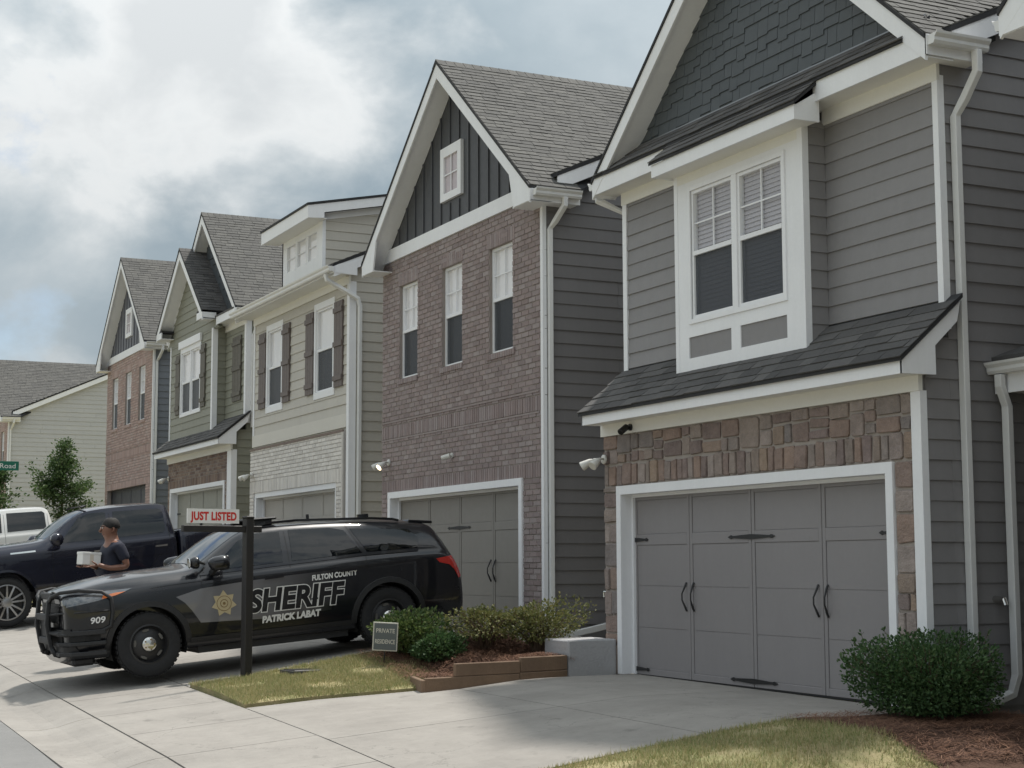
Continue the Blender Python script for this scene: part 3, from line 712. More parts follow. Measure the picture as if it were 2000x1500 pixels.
# ------------------------------------------------------------------ brick house with a board-and-batten gable
def house_brick(loc, label, side, batt, brick, door, near, framed=True, mort=None, za=8.56):
    h = thing('brick_house', label, 'house', loc)
    XL, XR = -2.95, 2.90
    gl, gr, ht = -2.63, 2.30, 2.142
    wins = [(-2.20, -1.45), (-.47, .27), (1.22, 1.99)]; wz = (3.95, 5.47)
    holes = [(gl, gr, -.6, ht)] + [(a, b, *wz) for a, b in wins]
    wl = brick_wall(h, (brick, mort or MORT), 0, XL, XR - .05, -.35, 5.95, holes, soldiers=[(2.155, .205), (3.02, .205)], nsolo=300 if near else 0)
    led = MB()
    led.box(XL, XR - .1, -.022, 0, 3.268, 3.292); led.box(XL, XR - .1, -.018, 0, 2.985, 3.005)
    led.build('ledge', brick, wl)
    for a, b in wins:
        window(h, a, b, wz[0], wz[1], 0, grid=(2, 2), dep=.075, blind='half')
        m = MB(); x = a - .05
        while x < b + .03: m.box(x, x + .066, -.030, .05, wz[0] - .085, wz[0] - .005); x += .0755
        m.build('brick_sill', brick, wl)
        m = MB(); x = a - .05
        while x < b + .03: m.box(x, x + .066, -.0125, .02, wz[1] + .004, wz[1] + .20); x += .0755
        m.build('brick_lintel', brick, wl)
    garage_front(h, gl, gr, ht, .1, door, near, framed=framed)
    MB().box(XR - .05, XR + .022, -.012, .0, -.35, 5.80).build('corner_board', TRIM, h); MB().box(XR, XR + .0215, 0, .045, -.35, 5.80).build('corner_board', TRIM, h)
    hw, sl, fy = 3.14, (za - 5.97) / 3.14, -.35; ze = za - sl * hw
    MB().box(XL - .01, XR + .03, -.04, 0.0, 5.93, 6.14).build('frieze', TRIM, h)
    roof = gable(h, 0.05, hw, za, sl, fy, -.005, 6.4, shmat=SHG, left=False, valley=lambda z: .12 + (z - 6.20) / .45, ycut=.42)
    zf = gable_z(.05, za, sl); b = 6.14; e = (zf(.05) - b) / sl
    gw = MB().xz([(.05 - e, b), (.05 + e, b), (.05, zf(.05))], 0, .1)
    # opening for the attic light is covered by its frame; panel behind battens
    gwo = gw.build('gable_wall', batt, h)
    x = -2.6
    while x < 2.7:
        t = zf(x) - .005
        if t > b + .06:
            if -.52 < x < .36: MB().box(x - .022, x + .022, -.02, 0, b, 6.44).build('batten', batt, gwo); MB().box(x - .022, x + .022, -.02, 0, 7.36, max(7.37, t)).build('batten', batt, gwo)
            else: MB().box(x - .022, x + .022, -.02, 0, b, t).build('batten', batt, gwo)
        x += .345
    fr = MB(); fr.box(-.46, -.33, -.05, .0, 6.49, 7.32); fr.box(.18, .31, -.05, .0, 6.49, 7.32); fr.box(-.33, .18, -.05, 0, 6.49, 6.60); fr.box(-.33, .18, -.05, 0, 7.17, 7.32)
    aw = fr.build('attic_window', TRIM, h)
    MB().box(-.33, .18, -.012, -.006, 6.60, 7.17).build('blind', pm('curtain_pink', (.47, .40, .42), .7, .05), aw)
    MB().add([(-.33, -.026, 6.60), (.18, -.026, 6.60), (.18, -.026, 7.17), (-.33, -.026, 7.17)], [(0, 1, 2, 3)]).build('pane', GLASS, aw)
    m = MB(); m.box(-.085, -.065, -.04, -.03, 6.60, 7.17); m.box(-.33, .18, -.039, -.029, 6.875, 6.895); m.build('muntin', TRIM, aw)
    # boxed tails with pork-chop returns
    for sg in (-1, 1):
        xa = .05 + sg * hw; xb = .05 + sg * (hw - .52)
        MB().xz([(xa, ze - .05), (xa, ze - .21), (xb + sg * .02, ze - .21), (xb - sg * .12, za - .24 - sl * (hw - .64))], fy + .016, fy + .042).build('eave_return', TRIM, h)
        lo, hi = sorted((xa, .05 + sg * (hw - .55)))
        MB().box(lo, hi, fy + .03, -.01, ze - .215, ze - .20).build('soffit', TRIM, h)
        lo, hi = sorted((xa, xa - sg * .025)); MB().box(lo, hi, fy + .04, .42, ze - .21, ze - .045).build('fascia', TRIM, h)
    xa = .05 + hw
    MB().box(XR - .3, xa - .02, 0, .42, ze - .2, ze - .185).build('soffit', TRIM, h)
    gutter(h, (xa + .003, fy + .06, ze - .145), (xa + .003, .40, ze - .145), (1, 0, 0)); gutter(h, (.05 - hw - .003, .40, ze - .145), (.05 - hw - .003, fy + .06, ze - .145), (-1, 0, 0))
    downspout(h, [(xa + .06, .16, ze - .14), (xa + .06, .16, ze - .24), (XR + .15, .12, ze - .42), (XR + .052, .085, ze - .52), (XR + .052, .085, 3), (XR + .052, .085, .0)])
    body(h, XL, XR, 0, 12.2, side, SHG, 6.20, .45, .12)
    return h

# ------------------------------------------------------------------ beige house with the shed dormer
def house_dormer(loc, label):
    h = thing('dormer_house', label, 'house', loc)
    XL, XR = -2.73, 3.05
    gl, gr, ht = -2.50, 2.51, 2.14
    wl = brick_wall(h, (BRKW, MORTW), -.05, XL - .03, XR - .16, -.35, 3.05, [(gl, gr, -.6, ht)], soldiers=[(2.13, .255)])
    MB().box(XL - .03, XR - .16, -.075, -.05, 3.02, 3.06).build('brick_cap', BRK2, wl); MB().box(XR - .22, XR - .16, -.072, -.05, -.3, 3.02).build('brick_return', BRKW, wl)
    garage_front(h, gl, gr, ht, .1, DOOR3, False, trimmat=TRIM)
    MB().box(XL, XR - .1, -.035, 0, 3.10, 3.34).build('band_board', pm('band_cream', (.58, .555, .50), .6, .05, 2), h)
    wins = [(-1.76, -.84), (1.24, 2.20)]; wz = (3.86, 5.42)
    up = wall_slab(h, 'wall', SID3, 'y', 0, .1, XL, XR, 3.0, 5.85, [(a, b, *wz) for a, b in wins])
    siding(up, SID3, 'y', 0, XL + .08, XR - .10, 3.34, 5.68, holes=[(a - .05, b + .05, wz[0] - .05, wz[1] + .05) for a, b in wins])
    MB().box(XL, XL + .08, -.03, 0, 3.3, 5.68).build('corner_board', TRIM, h); MB().box(XR - .10, XR + .028, -.03, 0, -.35, 5.7).build('corner_board', TRIM, h); MB().box(XR, XR + .0275, 0, .1, -.35, 5.7).build('corner_board', TRIM, h)
    for a, b in wins:
        window(h, a, b, *wz, 0, grid=(1, 1), trim=.085, trim_y=.032, dep=.03, blind='half', head=.12, sill=.12)
        shutter(h, a - .55, a - .10, wz[0] + .0, wz[1] - .0, -.018, SHUT); shutter(h, b + .10, b + .55, wz[0] + .0, wz[1] - .0, -.018, SHUT)
    MB().box(XL - .02, XR + .03, -.036, 0, 5.66, 5.86).build('frieze', SOF, h)
    fy, ze = -.40, 5.80
    MB().box(XL - .2, XR + .2, fy, fy + .025, ze, ze + .14).build('fascia', TRIM, h)
    MB().box(XL - .18, XR + .18, fy + .025, 0, ze + .01, ze + .025).build('soffit', SOF, h)
    gutter(h, (XL - .22, fy, ze + .02), (XR + .22, fy, ze + .02), (0, -1, 0))
    s = .44; body(h, XL, XR, 0, 12.4, SID3, SHG, ze + .16, s, fy)
    MB().yz([(fy + .03, ze + .14), (fy + .03, ze), (.05, ze - .02), (.05, ze + .25)], XR + .17, XR + .2).build('eave_return', TRIM, h)
    downspout(h, [(XR - .05, fy - .06, ze + .0), (XR - .03, fy - .04, ze - .10), (XR + .06, fy + .30, ze - .30), (XR + .08, -.05 + .16, ze - .42), (XR + .075, .15, ze - .55), (XR + .07, .15, .0)])
    # dormer
    dx0, dx1, dy = -1.10, 1.34, .05; dz0, dz1 = 6.05, 7.25
    fc = MB()
    for r in rects_minus((dx0, dx1, dz0, dz1), [(-.83, 1.06, 6.45, 7.03)]): fc.box(r[0], r[1], dy, dy + .03, r[2], r[3])
    dm = fc.build('dormer', TRIM, h)
    window(h, -.83, 1.06, 6.45, 7.03, dy, cols=3, grid=(1, 2), sash='fixed', dep=.03, blind='full', mull=.05)
    zr = lambda y: 7.16 + .20 * (y + .30)
    MB().yz([(dy, dz0), (3.2, zr(3.2) - .02), (dy, zr(dy))], dx1 - .06, dx1).build('cheek', SID3, dm)
    MB().yz([(dy, dz0), (3.2, zr(3.2) - .02), (dy, zr(dy))], dx0, dx0 + .06).build('cheek', SID3, dm)
    y_hi = 4.2
    siding(dm, SID3, 'x', dx1, dy, y_hi, 6.07, 7.9, lim=lambda z: (dy + .04 if z < zr(dy) else -.30 + (z - 7.16) / .20, min(y_hi, (z - 5.96) / s - .4)))
    MB().box(dx1 - .10, dx1 + .024, dy - .006, dy + .06, dz0, dz1).build('corner_board', TRIM, dm)
    MB().yz([(-.34, 7.36), (y_hi, 7.36 + .2 * (y_hi + .34)), (y_hi, 7.40 + .2 * (y_hi + .34)), (-.34, 7.40)], dx0 - .27, dx1 + .27).build('dormer_roof', ROOFEDGE, dm)
    MB().box(dx0 - .25, dx1 + .25, -.32, -.295, 7.12, 7.36).build('fascia', TRIM, dm)
    MB().yz([(-.295, 7.12), (.0, 7.14), (.0, 7.25), (y_hi, 7.19 + .2 * (y_hi + .3)), (y_hi, 7.37 + .2 * (y_hi + .3)), (-.295, 7.36)], dx1 + .225, dx1 + .25).build('rake_board', TRIM, dm)
    MB().box(dx0 - .25, dx1 + .225, -.295, dy, 7.13, 7.145).build('soffit', SOF, dm)
    MB().yz([(dy, 7.15), (y_hi, 7.06 + .2 * (y_hi + .3)), (y_hi, 7.2 + .2 * (y_hi + .3)), (dy, 7.28)], dx1 - .02, dx1 + .03).build('frieze', TRIM, dm)
    return h

# ------------------------------------------------------------------ olive house with the cross gable
def house_olive(loc, label):
    h = thing('olive_house', label, 'house', loc)
    XL, XR, YU = -2.75, 2.95, .30
    gl, gr, ht = -2.46, 2.46, 2.14
    wl = brick_wall(h, (BRK2, MORT), 0, XL, XR - .30, -.35, 2.78, [(gl, gr, -.6, ht)], soldiers=[(2.155, .205)])
    garage_front(h, gl, gr, ht, .1, DOOR2, True)
    MB().box(XR - .30, XR + .03, -.03, 0, -.35, 2.8).build('corner_board', TRIM, h); MB().box(XR, XR + .0275, 0, .1, -.35, 2.8).build('corner_board', TRIM, h)
    MB().box(XL - .02, XR + .03, -.045, 0, 2.78, 2.95).build('frieze', SOF, h)
    pf, zf0, zf1, pl, pr, zt = -.36, 2.91, 3.03, -2.85, 3.12, 3.62
    MB().box(pl, pr, pf, pf + .025, zf0, zf1).build('fascia', TRIM, h); MB().box(pl, pr - .02, pf + .025, 0, zf0 + .012, zf0 + .027).build('soffit', SOF, h)
    MB().yz([(pf, zf0), (pf + .40, zf0), (pf + .40, zf0 + .27), (YU, zt - .2), (YU + .04, zt - .02), (pf, zf1)], pr - .022, pr + .003).build('rake_board', TRIM, h)
    d = MB().yz([(pf - .03, zf1 - .005), (YU + .05, zt + .01), (YU + .05, zt + .05), (pf - .03, zf1 + .03)], pl - .03, pr + .03).build('skirt_roof', ROOFEDGE, h)
    shingles(d, SHD, (pl - .035, pf - .035, zf1 + .031), (1, 0, 0), (0, YU + .08 - pf, zt + .02 - zf1), pr - pl + .07, math.hypot(YU + .07 - pf, zt - zf1), tw=.34, ex=.135)
    bx0, bx1 = XL + .04, 1.28
    wz = (3.95, 5.46); wx = (-1.58, .18)
    up = wall_slab(h, 'wall', SID2, 'y', YU, .1, XL, XR, 3.0, 5.9, [(bx0 + .1, bx1 - .1, 3.5, 5.7)]); siding(up, SID2, 'y', YU, bx1, XR - .1, 3.38, 5.7)
    bay = wall_slab(h, 'bay', SID2, 'y', 0.0, .1, bx0, bx1, 3.2, 5.9, [(*wx, *wz)]); siding(bay, SID2, 'y', 0.0, bx0 + .08, bx1 - .09, 3.2, 5.74, holes=[(wx[0] - .05, wx[1] + .05, wz[0] - .05, wz[1] + .1)])
    MB().box(bx1 - .1, bx1, .1, YU, 3.2, 5.8).build('cheek', SID2, bay); siding(bay, SID2, 'x', bx1, .09, YU - .02, 3.38, 5.74)
    MB().box(bx0, bx0 + .08, -.03, 0, 3.2, 5.75).build('corner_board', TRIM, bay); corner_board(bay, bx1, 0, 3.2, 5.75, .09); corner_board(h, XR, YU, 3.4, 5.8)
    window(h, *wx, *wz, 0, cols=2, grid=(1, 1), trim=.07, trim_y=.034, dep=.03, blind='half', head=.12, sill=.07, mull=.06)
    MB().box(wx[0] - .14, wx[1] + .14, -.075, -.02, wz[1] + .12, wz[1] + .30).build('window_cap', TRIM, bay)
    shutter(h, wx[1] + .10, wx[1] + .50, wz[0] + .02, wz[1], -.018, SHUT2); shutter(h, wx[0] - .50, wx[0] - .10, wz[0] + .02, wz[1], -.018, SHUT2)
    shutter(h, 1.95, 2.62, 3.95, 5.43, YU - .018, SHUT2)
    z0, z1 = 5.78, 5.96; hw, za, sl, fy = 3.05, 8.72, .89, -.03
    MB().box(1.55, hw + .05, fy, fy + .025, z0, z1).build('fascia', TRIM, h); MB().box(-hw, hw, fy + .025, YU, z0 + .012, z0 + .027).build('soffit', SOF, h)
    MB().box(bx1, XR + .03, YU - .034, YU, 5.64, 5.82).build('frieze', SOF, h)
    roof = gable(h, .05, hw, za, sl, fy, YU, 6.4, shmat=SHG, left=False, valley=lambda z: .30 + (z - 6.05) / .45, ycut=.62)
    zf = gable_z(.05, za, sl); e = (zf(.05) - 5.9) / sl
    gwm = MB().xz([(.05 - e, 5.9), (.05 + e, 5.9), (.05, zf(.05))], YU, YU + .1).build('gable_wall', SHAKE, h)
    shm = MB(); z = 5.95; random.seed(9)
    while z < zf(.05) - .1:
        lim = (zf(.05) - z - .19) / sl; x = -lim
        while x < lim - .05: shm.box(x + .05, min(x + .245, lim) + .05, YU - .02, YU, z + random.choice((0, .03)), z + .19); x += .25
        z += .185
    k = shm.build('shakes', SHAKE, gwm); k['kind'] = 'stuff'
    # front bay gable
    bc, bh, bza, bs, bf = -.72, 2.2, 7.95, .83, -.36; bze = bza - bs * bh
    gable(h, bc, bh, bza, bs, bf, -.005, 1.2, shmat=SHD, left=False)
    bz = gable_z(bc, bza, bs); e = (bz(bc) - 5.72) / bs
    gw = MB().xz([(bc - e, 5.72), (bc + e, 5.72), (bc, bz(bc))], 0.001, .1).build('gable_wall', SID2, h)
    siding(gw, SID2, 'y', .001, -9, 9, 5.74, bz(bc) - .05, lim=lambda q: (bc - (bz(bc) - q) / bs, bc + (bz(bc) - q) / bs))
    for sg in (-1, 1):
        xa = bc + sg * bh; lo, hi = sorted((xa, xa - sg * .50)); MB().box(lo, hi, bf + .018, bf + .043, bze - .19, bze - .03).build('fascia', TRIM, h)
        MB().box(lo, hi, bf + .04, 0, bze - .19, bze - .175).build('soffit', TRIM, h)
        MB().box(lo, hi, bf + .02, .0, bze - .03, bze + .02).build('roof_edge', ROOFEDGE, h)
        lo, hi = sorted((xa, xa - sg * .025)); MB().box(lo, hi, bf + .04, fy + .02, bze - .19, bze - .03).build('fascia', TRIM, h)
    MB().box(bc + bh - .3, hw - .1, fy - .01, YU, z1, z1 + .04).build('roof_edge', SHD, h)
    body(h, XL, XR, YU, 12.2, SID2, SHG, 6.05, .45, .30)
    lowr = MB().box(XR - .1, XR, 0, YU, -.35, 3.25).build('wall', SID2, h); siding(lowr, SID2, 'x', XR, .1, YU + .02, -.35, 3.25)
    MB().box(hw + .035, hw + .06, fy, .62, z0, z1).build('fascia', TRIM, h); gutter(h, (hw + .06, fy, z1 - .11), (hw + .06, .62, z1 - .11), (1, 0, 0)); gutter(h, (-hw + .04, .62, z1 - .11), (-hw + .04, fy, z1 - .11), (-1, 0, 0))
    downspout(h, [(hw + .12, .5, z1 - .1), (hw + .12, .5, z1 - .3), (XR + .065, .42, z1 - .6), (XR + .065, .42, 3.7), (XR + .065, .42, 3.3)])
    MB().yz([(.62, 3.05), (2.2, 3.5), (2.2, 3.55), (.62, 3.1)], XR + .02, XR + 1.5).build('porch_roof', SHD, h)
    MB().box(XR + .03, XR + 1.5, .64, .67, 2.78, 3.02).build('fascia', TRIM, h); gutter(h, (XR + .03, .64, 2.93), (XR + 1.5, .64, 2.93), (0, -1, 0))
    MB().box(XR + .18, XR + .36, .66, .84, -.3, 2.8).build('porch_post', TRIM, h)
    MB().box(XR + .1, XR + 1.6, 1.6, 1.7, -.3, 3.3).build('wall', BRK2, h)
    return h

H5 = house_stone((-13.86, 9.312, 0), 'grey clapboard house with stone garage surround and boxed white bay window')
H4 = house_brick((-21.93, 9.70, .27), 'brown brick house with charcoal board-and-batten gable, second from the camera', SID4, BATT, BRK4, DOOR4, True)
H3 = house_dormer((-29.92, 9.85, .578), 'beige clapboard house with shed dormer, taupe shutters and white brick garage')
H2 = house_olive((-37.85, 10.04, 1.0), 'olive clapboard house with dark-roofed cross gable and mixed brick garage')
H1 = house_brick((-46.35, 10.27, 1.32), 'red brick house with blue-grey gable at the far end of the row', SID1, BATT1, BRK1, DOOR1, False, framed=False, za=8.76)
H0 = house_brick((-68.95, 9.9, 1.15), 'cream clapboard house with grey roof behind the small street tree', SID0, BATT1, BRK1, DOOR2, False)
# ------------------------------------------------------------------ ground
FL = [(-200, 1.15), (-68.95, 1.15), (-46.35, 1.32), (-37.85, 1.0), (-29.92, .578), (-21.93, .27), (-13.86, 0.0), (-6.4, -.36), (60, -2.0)]
FY = [(-200, 9.9), (-68.95, 9.9), (-46.35, 10.27), (-37.85, 10.04), (-29.92, 9.85), (-21.93, 9.7), (-13.86, 9.312), (-6.4, 9.25), (60, 9.0)]
def interp(t, x):
    for (a, p), (b, q) in zip(t, t[1:]):
        if x <= b: return p + (q - p) * (x - a) / (b - a)
    return t[-1][1]
FS = [(-200, 1.15), (-55, 1.15), (-49.5, 1.32), (-43.3, 1.32), (-40.8, 1.0), (-34.8, 1.0), (-32.9, .578), (-26.7, .578), (-25.0, .27), (-18.4, .27), (-16.9, 0.0), (-9.9, -.04), (-8.8, -.36), (-3.4, -.36), (60, -2.0)]
def g(x, y):
    b = max(0.0, min(1.0, (y - 5.0) / 2.6)); b = b * b * (3 - 2 * b)      # level in front of each garage, an even fall along the street
    f = interp(FL, x) * (1 - b) + interp(FS, x) * b; t = interp(FY, x) - 1.35 - y
    if t <= 0: return f
    T = interp(FY, x) - 1.35 - 3.5
    if t <= T: return f - .088 * t
    return f - .088 * T - .012 * (t - T)
def sheet(name, mat, xs, ys, off, thick=0.0, parent=None):
    n, m = len(xs), len(ys); o = off if callable(off) else (lambda x, y: off)
    v = [(x, y, g(x, y) + o(x, y)) for y in ys for x in xs]; f = [(j * n + i, j * n + i + 1, (j + 1) * n + i + 1, (j + 1) * n + i) for j in range(m - 1) for i in range(n - 1)]
    mb = MB().add(v, f)
    if thick:
        per = [(i, 0) for i in range(n)] + [(n - 1, j) for j in range(1, m)] + [(i, m - 1) for i in range(n - 2, -1, -1)] + [(0, j) for j in range(m - 2, 0, -1)]
        top = [v[j * n + i] for i, j in per]; k = len(per)
        mb.add(top + [(a, b, c - thick) for a, b, c in top], [(i, (i + 1) % k, (i + 1) % k + k, i + k) for i in range(k)])
    return mb.build(name, mat, parent)
def rng(a, b, s):
    n = max(1, int(round((b - a) / s))); return [a + (b - a) * i / n for i in range(n + 1)]
GRASSM = pm('turf', (.25, .24, .105), .95, .25, 3, bump=.02, bscale=60, var2=((.42, .34, .19), 1.9, .85))
SOIL = pm('soil', (.10, .085, .06), .95, .2, 2, bump=.02, bscale=30)
ASPH = pm('asphalt', (.19, .188, .182), .95, .12, 1.2, bump=.006, bscale=120, var2=((.23, .226, .218), .7, .6))
xs = rng(-600, -80, 40)[:-1] + rng(-80, 0, 2.0)[:-1] + rng(0, 300, 30); ys = rng(-300, -20, 30)[:-1] + rng(-20, 2.0, 3)[:-1] + rng(2.0, 12.5, .5)[:-1] + rng(12.5, 40, 5)[:-1] + rng(40, 500, 50)
tag(sheet('ground', GRASSM, xs, ys, lambda x, y: -.4 if -8 < y < 3.4 and -90 < x < 130 else -.09), 'grassy ground that the street and houses stand on', None, kind='structure')
def slabs(name, label, x0, x1, y0, y1, sx, sy, off, mat, thick=.10):
    """concrete poured in panels, each its own piece"""
    t = thing(name, label, None); t['kind'] = 'structure'
    X, Y = rng(x0, x1, sx), rng(y0, y1, sy)
    for a, b in zip(X, X[1:]):
        for c, d in zip(Y, Y[1:]):
            sheet('slab', mat, rng(a + .006, b - .006, .8), rng(c + .006, d - .006, .8), off, thick, t)
    return t
slabs('driveway', 'pale concrete driveway of the stone-fronted house', -16.28, -11.2, 4.86, 9.46, 2.6, 2.4, 0.0, CONC)
slabs('driveway', 'pale concrete driveway under the patrol car', -24.9, -18.5, 4.86, 9.86, 3.2, 2.6, 0.0, CONC)
slabs('driveway', 'pale concrete driveway under the dark pickup truck', -32.9, -27.0, 4.86, 10.0, 3.0, 2.6, 0.0, CONC)
slabs('driveway', 'pale concrete driveway of the olive house', -40.7, -35.0, 4.86, 10.2, 3.0, 2.6, 0.0, CONC)
slabs('driveway', 'pale concrete driveway of the red brick house', -49.0, -43.5, 4.86, 10.4, 3.0, 2.6, 0.0, CONC)
slabs('driveway', 'pale concrete driveway of the brick house at the right edge', -9.15, -3.9, 4.86, 9.4, 2.6, 2.4, 0.0, CONC)
slabs('sidewalk', 'pale concrete sidewalk along the row of houses', -80, -2, 3.5, 4.85, 1.5, 1.4, 0.004, CONC)
kb = [(3.49, 0.0), (3.40, -.004), (3.28, -.03), (3.12, -.075), (2.95, -.095), (2.70, -.085)]
def kerb():
    X = rng(-80, -2, 3.0); t = thing('kerb', 'rolled concrete kerb and gutter between road and sidewalk', None); t['kind'] = 'structure'
    for a, b in zip(X, X[1:]):
        v = [(x, y, g(x, y) + dz) for y, dz in kb for x in (a + .005, b - .005)]; v += [(x, y, g(x, y) - .25) for y in (2.70, 3.49) for x in (a + .005, b - .005)]
        n = len(kb); f = [(2 * i, 2 * i + 1, 2 * i + 3, 2 * i + 2) for i in range(n - 1)] + [(2 * n - 2, 2 * n - 1, 2 * n + 1, 2 * n), (1, 0, 2 * n + 2, 2 * n + 3)]
        MB().add(v, f).build('kerb_stone', CONC, t)
kerb()
tag(sheet('road', ASPH, rng(-80, 0, 4)[:-1] + rng(0, 120, 20), [-7, -3, 0, 2.69], -.085), 'grey asphalt street in front of the houses', None, kind='structure')
LX0, LX1, LY0, LY1 = -18.49, -16.32, 4.87, 7.5
def lawn_z(x, y): return .03 + .035 * math.sin(min(1, (x - LX0) / 2.1) * math.pi)
def lawn(x0, x1, y0, y1, label, dens, hz=.03):
    o = sheet('lawn', GRASSM, rng(x0, x1, .3), rng(y0, y1, .3), lambda x, y: hz + .03 * math.sin((x - x0) / (x1 - x0) * math.pi), .12); tag(o, label, None, kind='structure')
    n = int(dens * (x1 - x0) * (y1 - y0)); mb = MB(); rnd = random.Random(int(-x0 * 10))
    for _ in range(n):
        x, y = rnd.uniform(x0 - .02, x1 + .02), rnd.uniform(y0 - .02, y1 + .02)
        if math.sin(x * 5.1) * math.sin(y * 4.3 + 1) > .55 and rnd.random() < .75: continue
        z = g(x, y) + hz + .03 * math.sin((x - x0) / (x1 - x0) * math.pi)
        a = rnd.uniform(0, 6.28); h = rnd.uniform(.012, .05) * (1.7 if rnd.random() < .06 else 1); w = rnd.uniform(.002, .0045); l = rnd.uniform(.0, .035); b = rnd.uniform(0, 6.28)
        mb.add([(x - w * math.cos(a), y - w * math.sin(a), z), (x + w * math.cos(a), y + w * math.sin(a), z), (x + l * math.cos(b), y + l * math.sin(b), z + h)], [(0, 1, 2)])
    gr = mb.build('grass', BLADE, o); gr['kind'] = 'stuff'
    return o
BLADE = pm('grass_blade', (.12, .15, .045), .7, .2, 2.0, palette=[(.17, .225, .07), (.27, .285, .11), (.43, .36, .19), (.20, .24, .085), (.50, .41, .24), (.36, .32, .155)], trans=.25)
lawn(LX0, LX1, LY0, LY1, 'patchy narrow lawn strip in front of the for-sale post', 9000)
lawn(-26.95, -24.95, 4.87, 9.6, 'narrow lawn strip between the patrol car and the dark pickup', 1500)
lawn(-34.9, -33.0, 4.87, 9.9, 'narrow lawn strip beyond the dark pickup', 800)
lawn(-11.17, -9.2, 4.87, 7.9, 'patchy lawn beside the nearest driveway', 5000, hz=.0)
# planting bed between the two driveways
STRAW = pm('pine_straw', (.16, .075, .04), .85, .2, 6, palette=[(.13, .058, .032), (.20, .095, .05), (.09, .04, .025), (.26, .14, .08)])
MULCHB = pm('mulch_base', (.09, .045, .028), .95, .3, 8, bump=.03, bscale=35)
TIMB = pm('landscape_timber', (.19, .125, .08), .85, .22, 3, bump=.004, bscale=50, streak=.1, rnd=.12)
def bed_h(x, y): return .07 + .10 * max(0, min(1, (y - 7.2) / 1.2)) + .05 * math.sin(x * 5) * math.sin(y * 4.3)
bed = sheet('mulch_bed', MULCHB, rng(-18.45, -16.5, .12), rng(7.1, 8.75, .12), bed_h, .2)
tag(bed, 'bed of reddish pine straw mulch between the two driveways', None, kind='structure')
mb = MB(); rnd = random.Random(4)
for _ in range(9000):
    x, y = rnd.uniform(-18.47, -16.4), rnd.uniform(6.85, 8.74)
    if y < 7.25 and rnd.random() < .6 - (y - 6.85): continue
    z = g(x, y) + max(bed_h(x, y), .07) + rnd.uniform(-.004, .03); a = rnd.uniform(0, 3.14); l = rnd.uniform(.04, .11); t = rnd.uniform(-.25, .25); w = .0022
    dx, dy = math.cos(a) * l, math.sin(a) * l; nx, ny = -math.sin(a) * w, math.cos(a) * w
    mb.add([(x - dx - nx, y - dy - ny, z - t * l), (x - dx + nx, y - dy + ny, z - t * l), (x + nx, y + ny, z + .012), (x - nx, y - ny, z + .012), (x + dx + nx, y + dy + ny, z + t * l), (x + dx - nx, y + dy - ny, z + t * l)], [(0, 1, 2, 3), (3, 2, 4, 5)])
st = mb.build('pine_straw', STRAW, bed); st['kind'] = 'stuff'
bb = sheet('mulch_bed', MULCHB, rng(-11.17, -9.2, .15), rng(7.9, 9.9, .15), lambda x, y: .01 + .02 * math.sin(x * 7) * math.sin(y * 6), .1); tag(bb, 'mulch bed under the clipped boxwood', None, kind='structure')
mb = MB()
for _ in range(5000):
    x, y = rnd.uniform(-11.18, -9.3), rnd.uniform(7.85, 9.8); z = g(x, y) + .03 + rnd.uniform(-.004, .02); a = rnd.uniform(0, 3.14); l = rnd.uniform(.03, .09); w = .0022
    dx, dy = math.cos(a) * l, math.sin(a) * l; nx, ny = -math.sin(a) * w, math.cos(a) * w
    mb.add([(x - dx - nx, y - dy - ny, z), (x - dx + nx, y - dy + ny, z), (x + dx + nx, y + dy + ny, z + .01), (x + dx - nx, y + dy - ny, z + .01)], [(0, 1, 2, 3)])
st2 = mb.build('pine_straw', STRAW, bb); st2['kind'] = 'stuff'
te = thing('timber_edging', 'stepped weathered timber edging along the mulch bed', 'edging', (-16.3, 8.0, -.05))
def timber(p0, p1, z0, z1, w=.05):
    p0, p1 = Vector((*p0, 0)), Vector((*p1, 0)); d = (p1 - p0).normalized(); nn = Vector((-d.y, d.x, 0)) * w; o = Vector((-16.3, 8.0, -.05))
    P = [p0, p1, p1 + nn, p0 + nn]; MB().hexa([Vector((q.x, q.y, z0)) - o for q in P] + [Vector((q.x, q.y, z1)) - o for q in P]).build('timber', TIMB, te, bevel=.008)
timber((-16.02, 6.75), (-16.20, 7.95), -.16, .05); timber((-16.20, 7.96), (-16.38, 8.64), -.10, .06)
timber((-16.08, 7.12), (-16.21, 7.96), .052, .19); timber((-16.215, 7.97), (-16.39, 8.645), .062, .225); timber((-16.02, 6.75), (-16.7, 6.9), -.15, .03, .05)
cb = thing('retaining_block', 'grey poured concrete block beside the stone garage pier', 'concrete block', (-16.60, 8.95, -.05))
MB().box(-.40, .20, -.29, .34, -.10, .44).build('block', CONC_G, cb, bevel=.015)
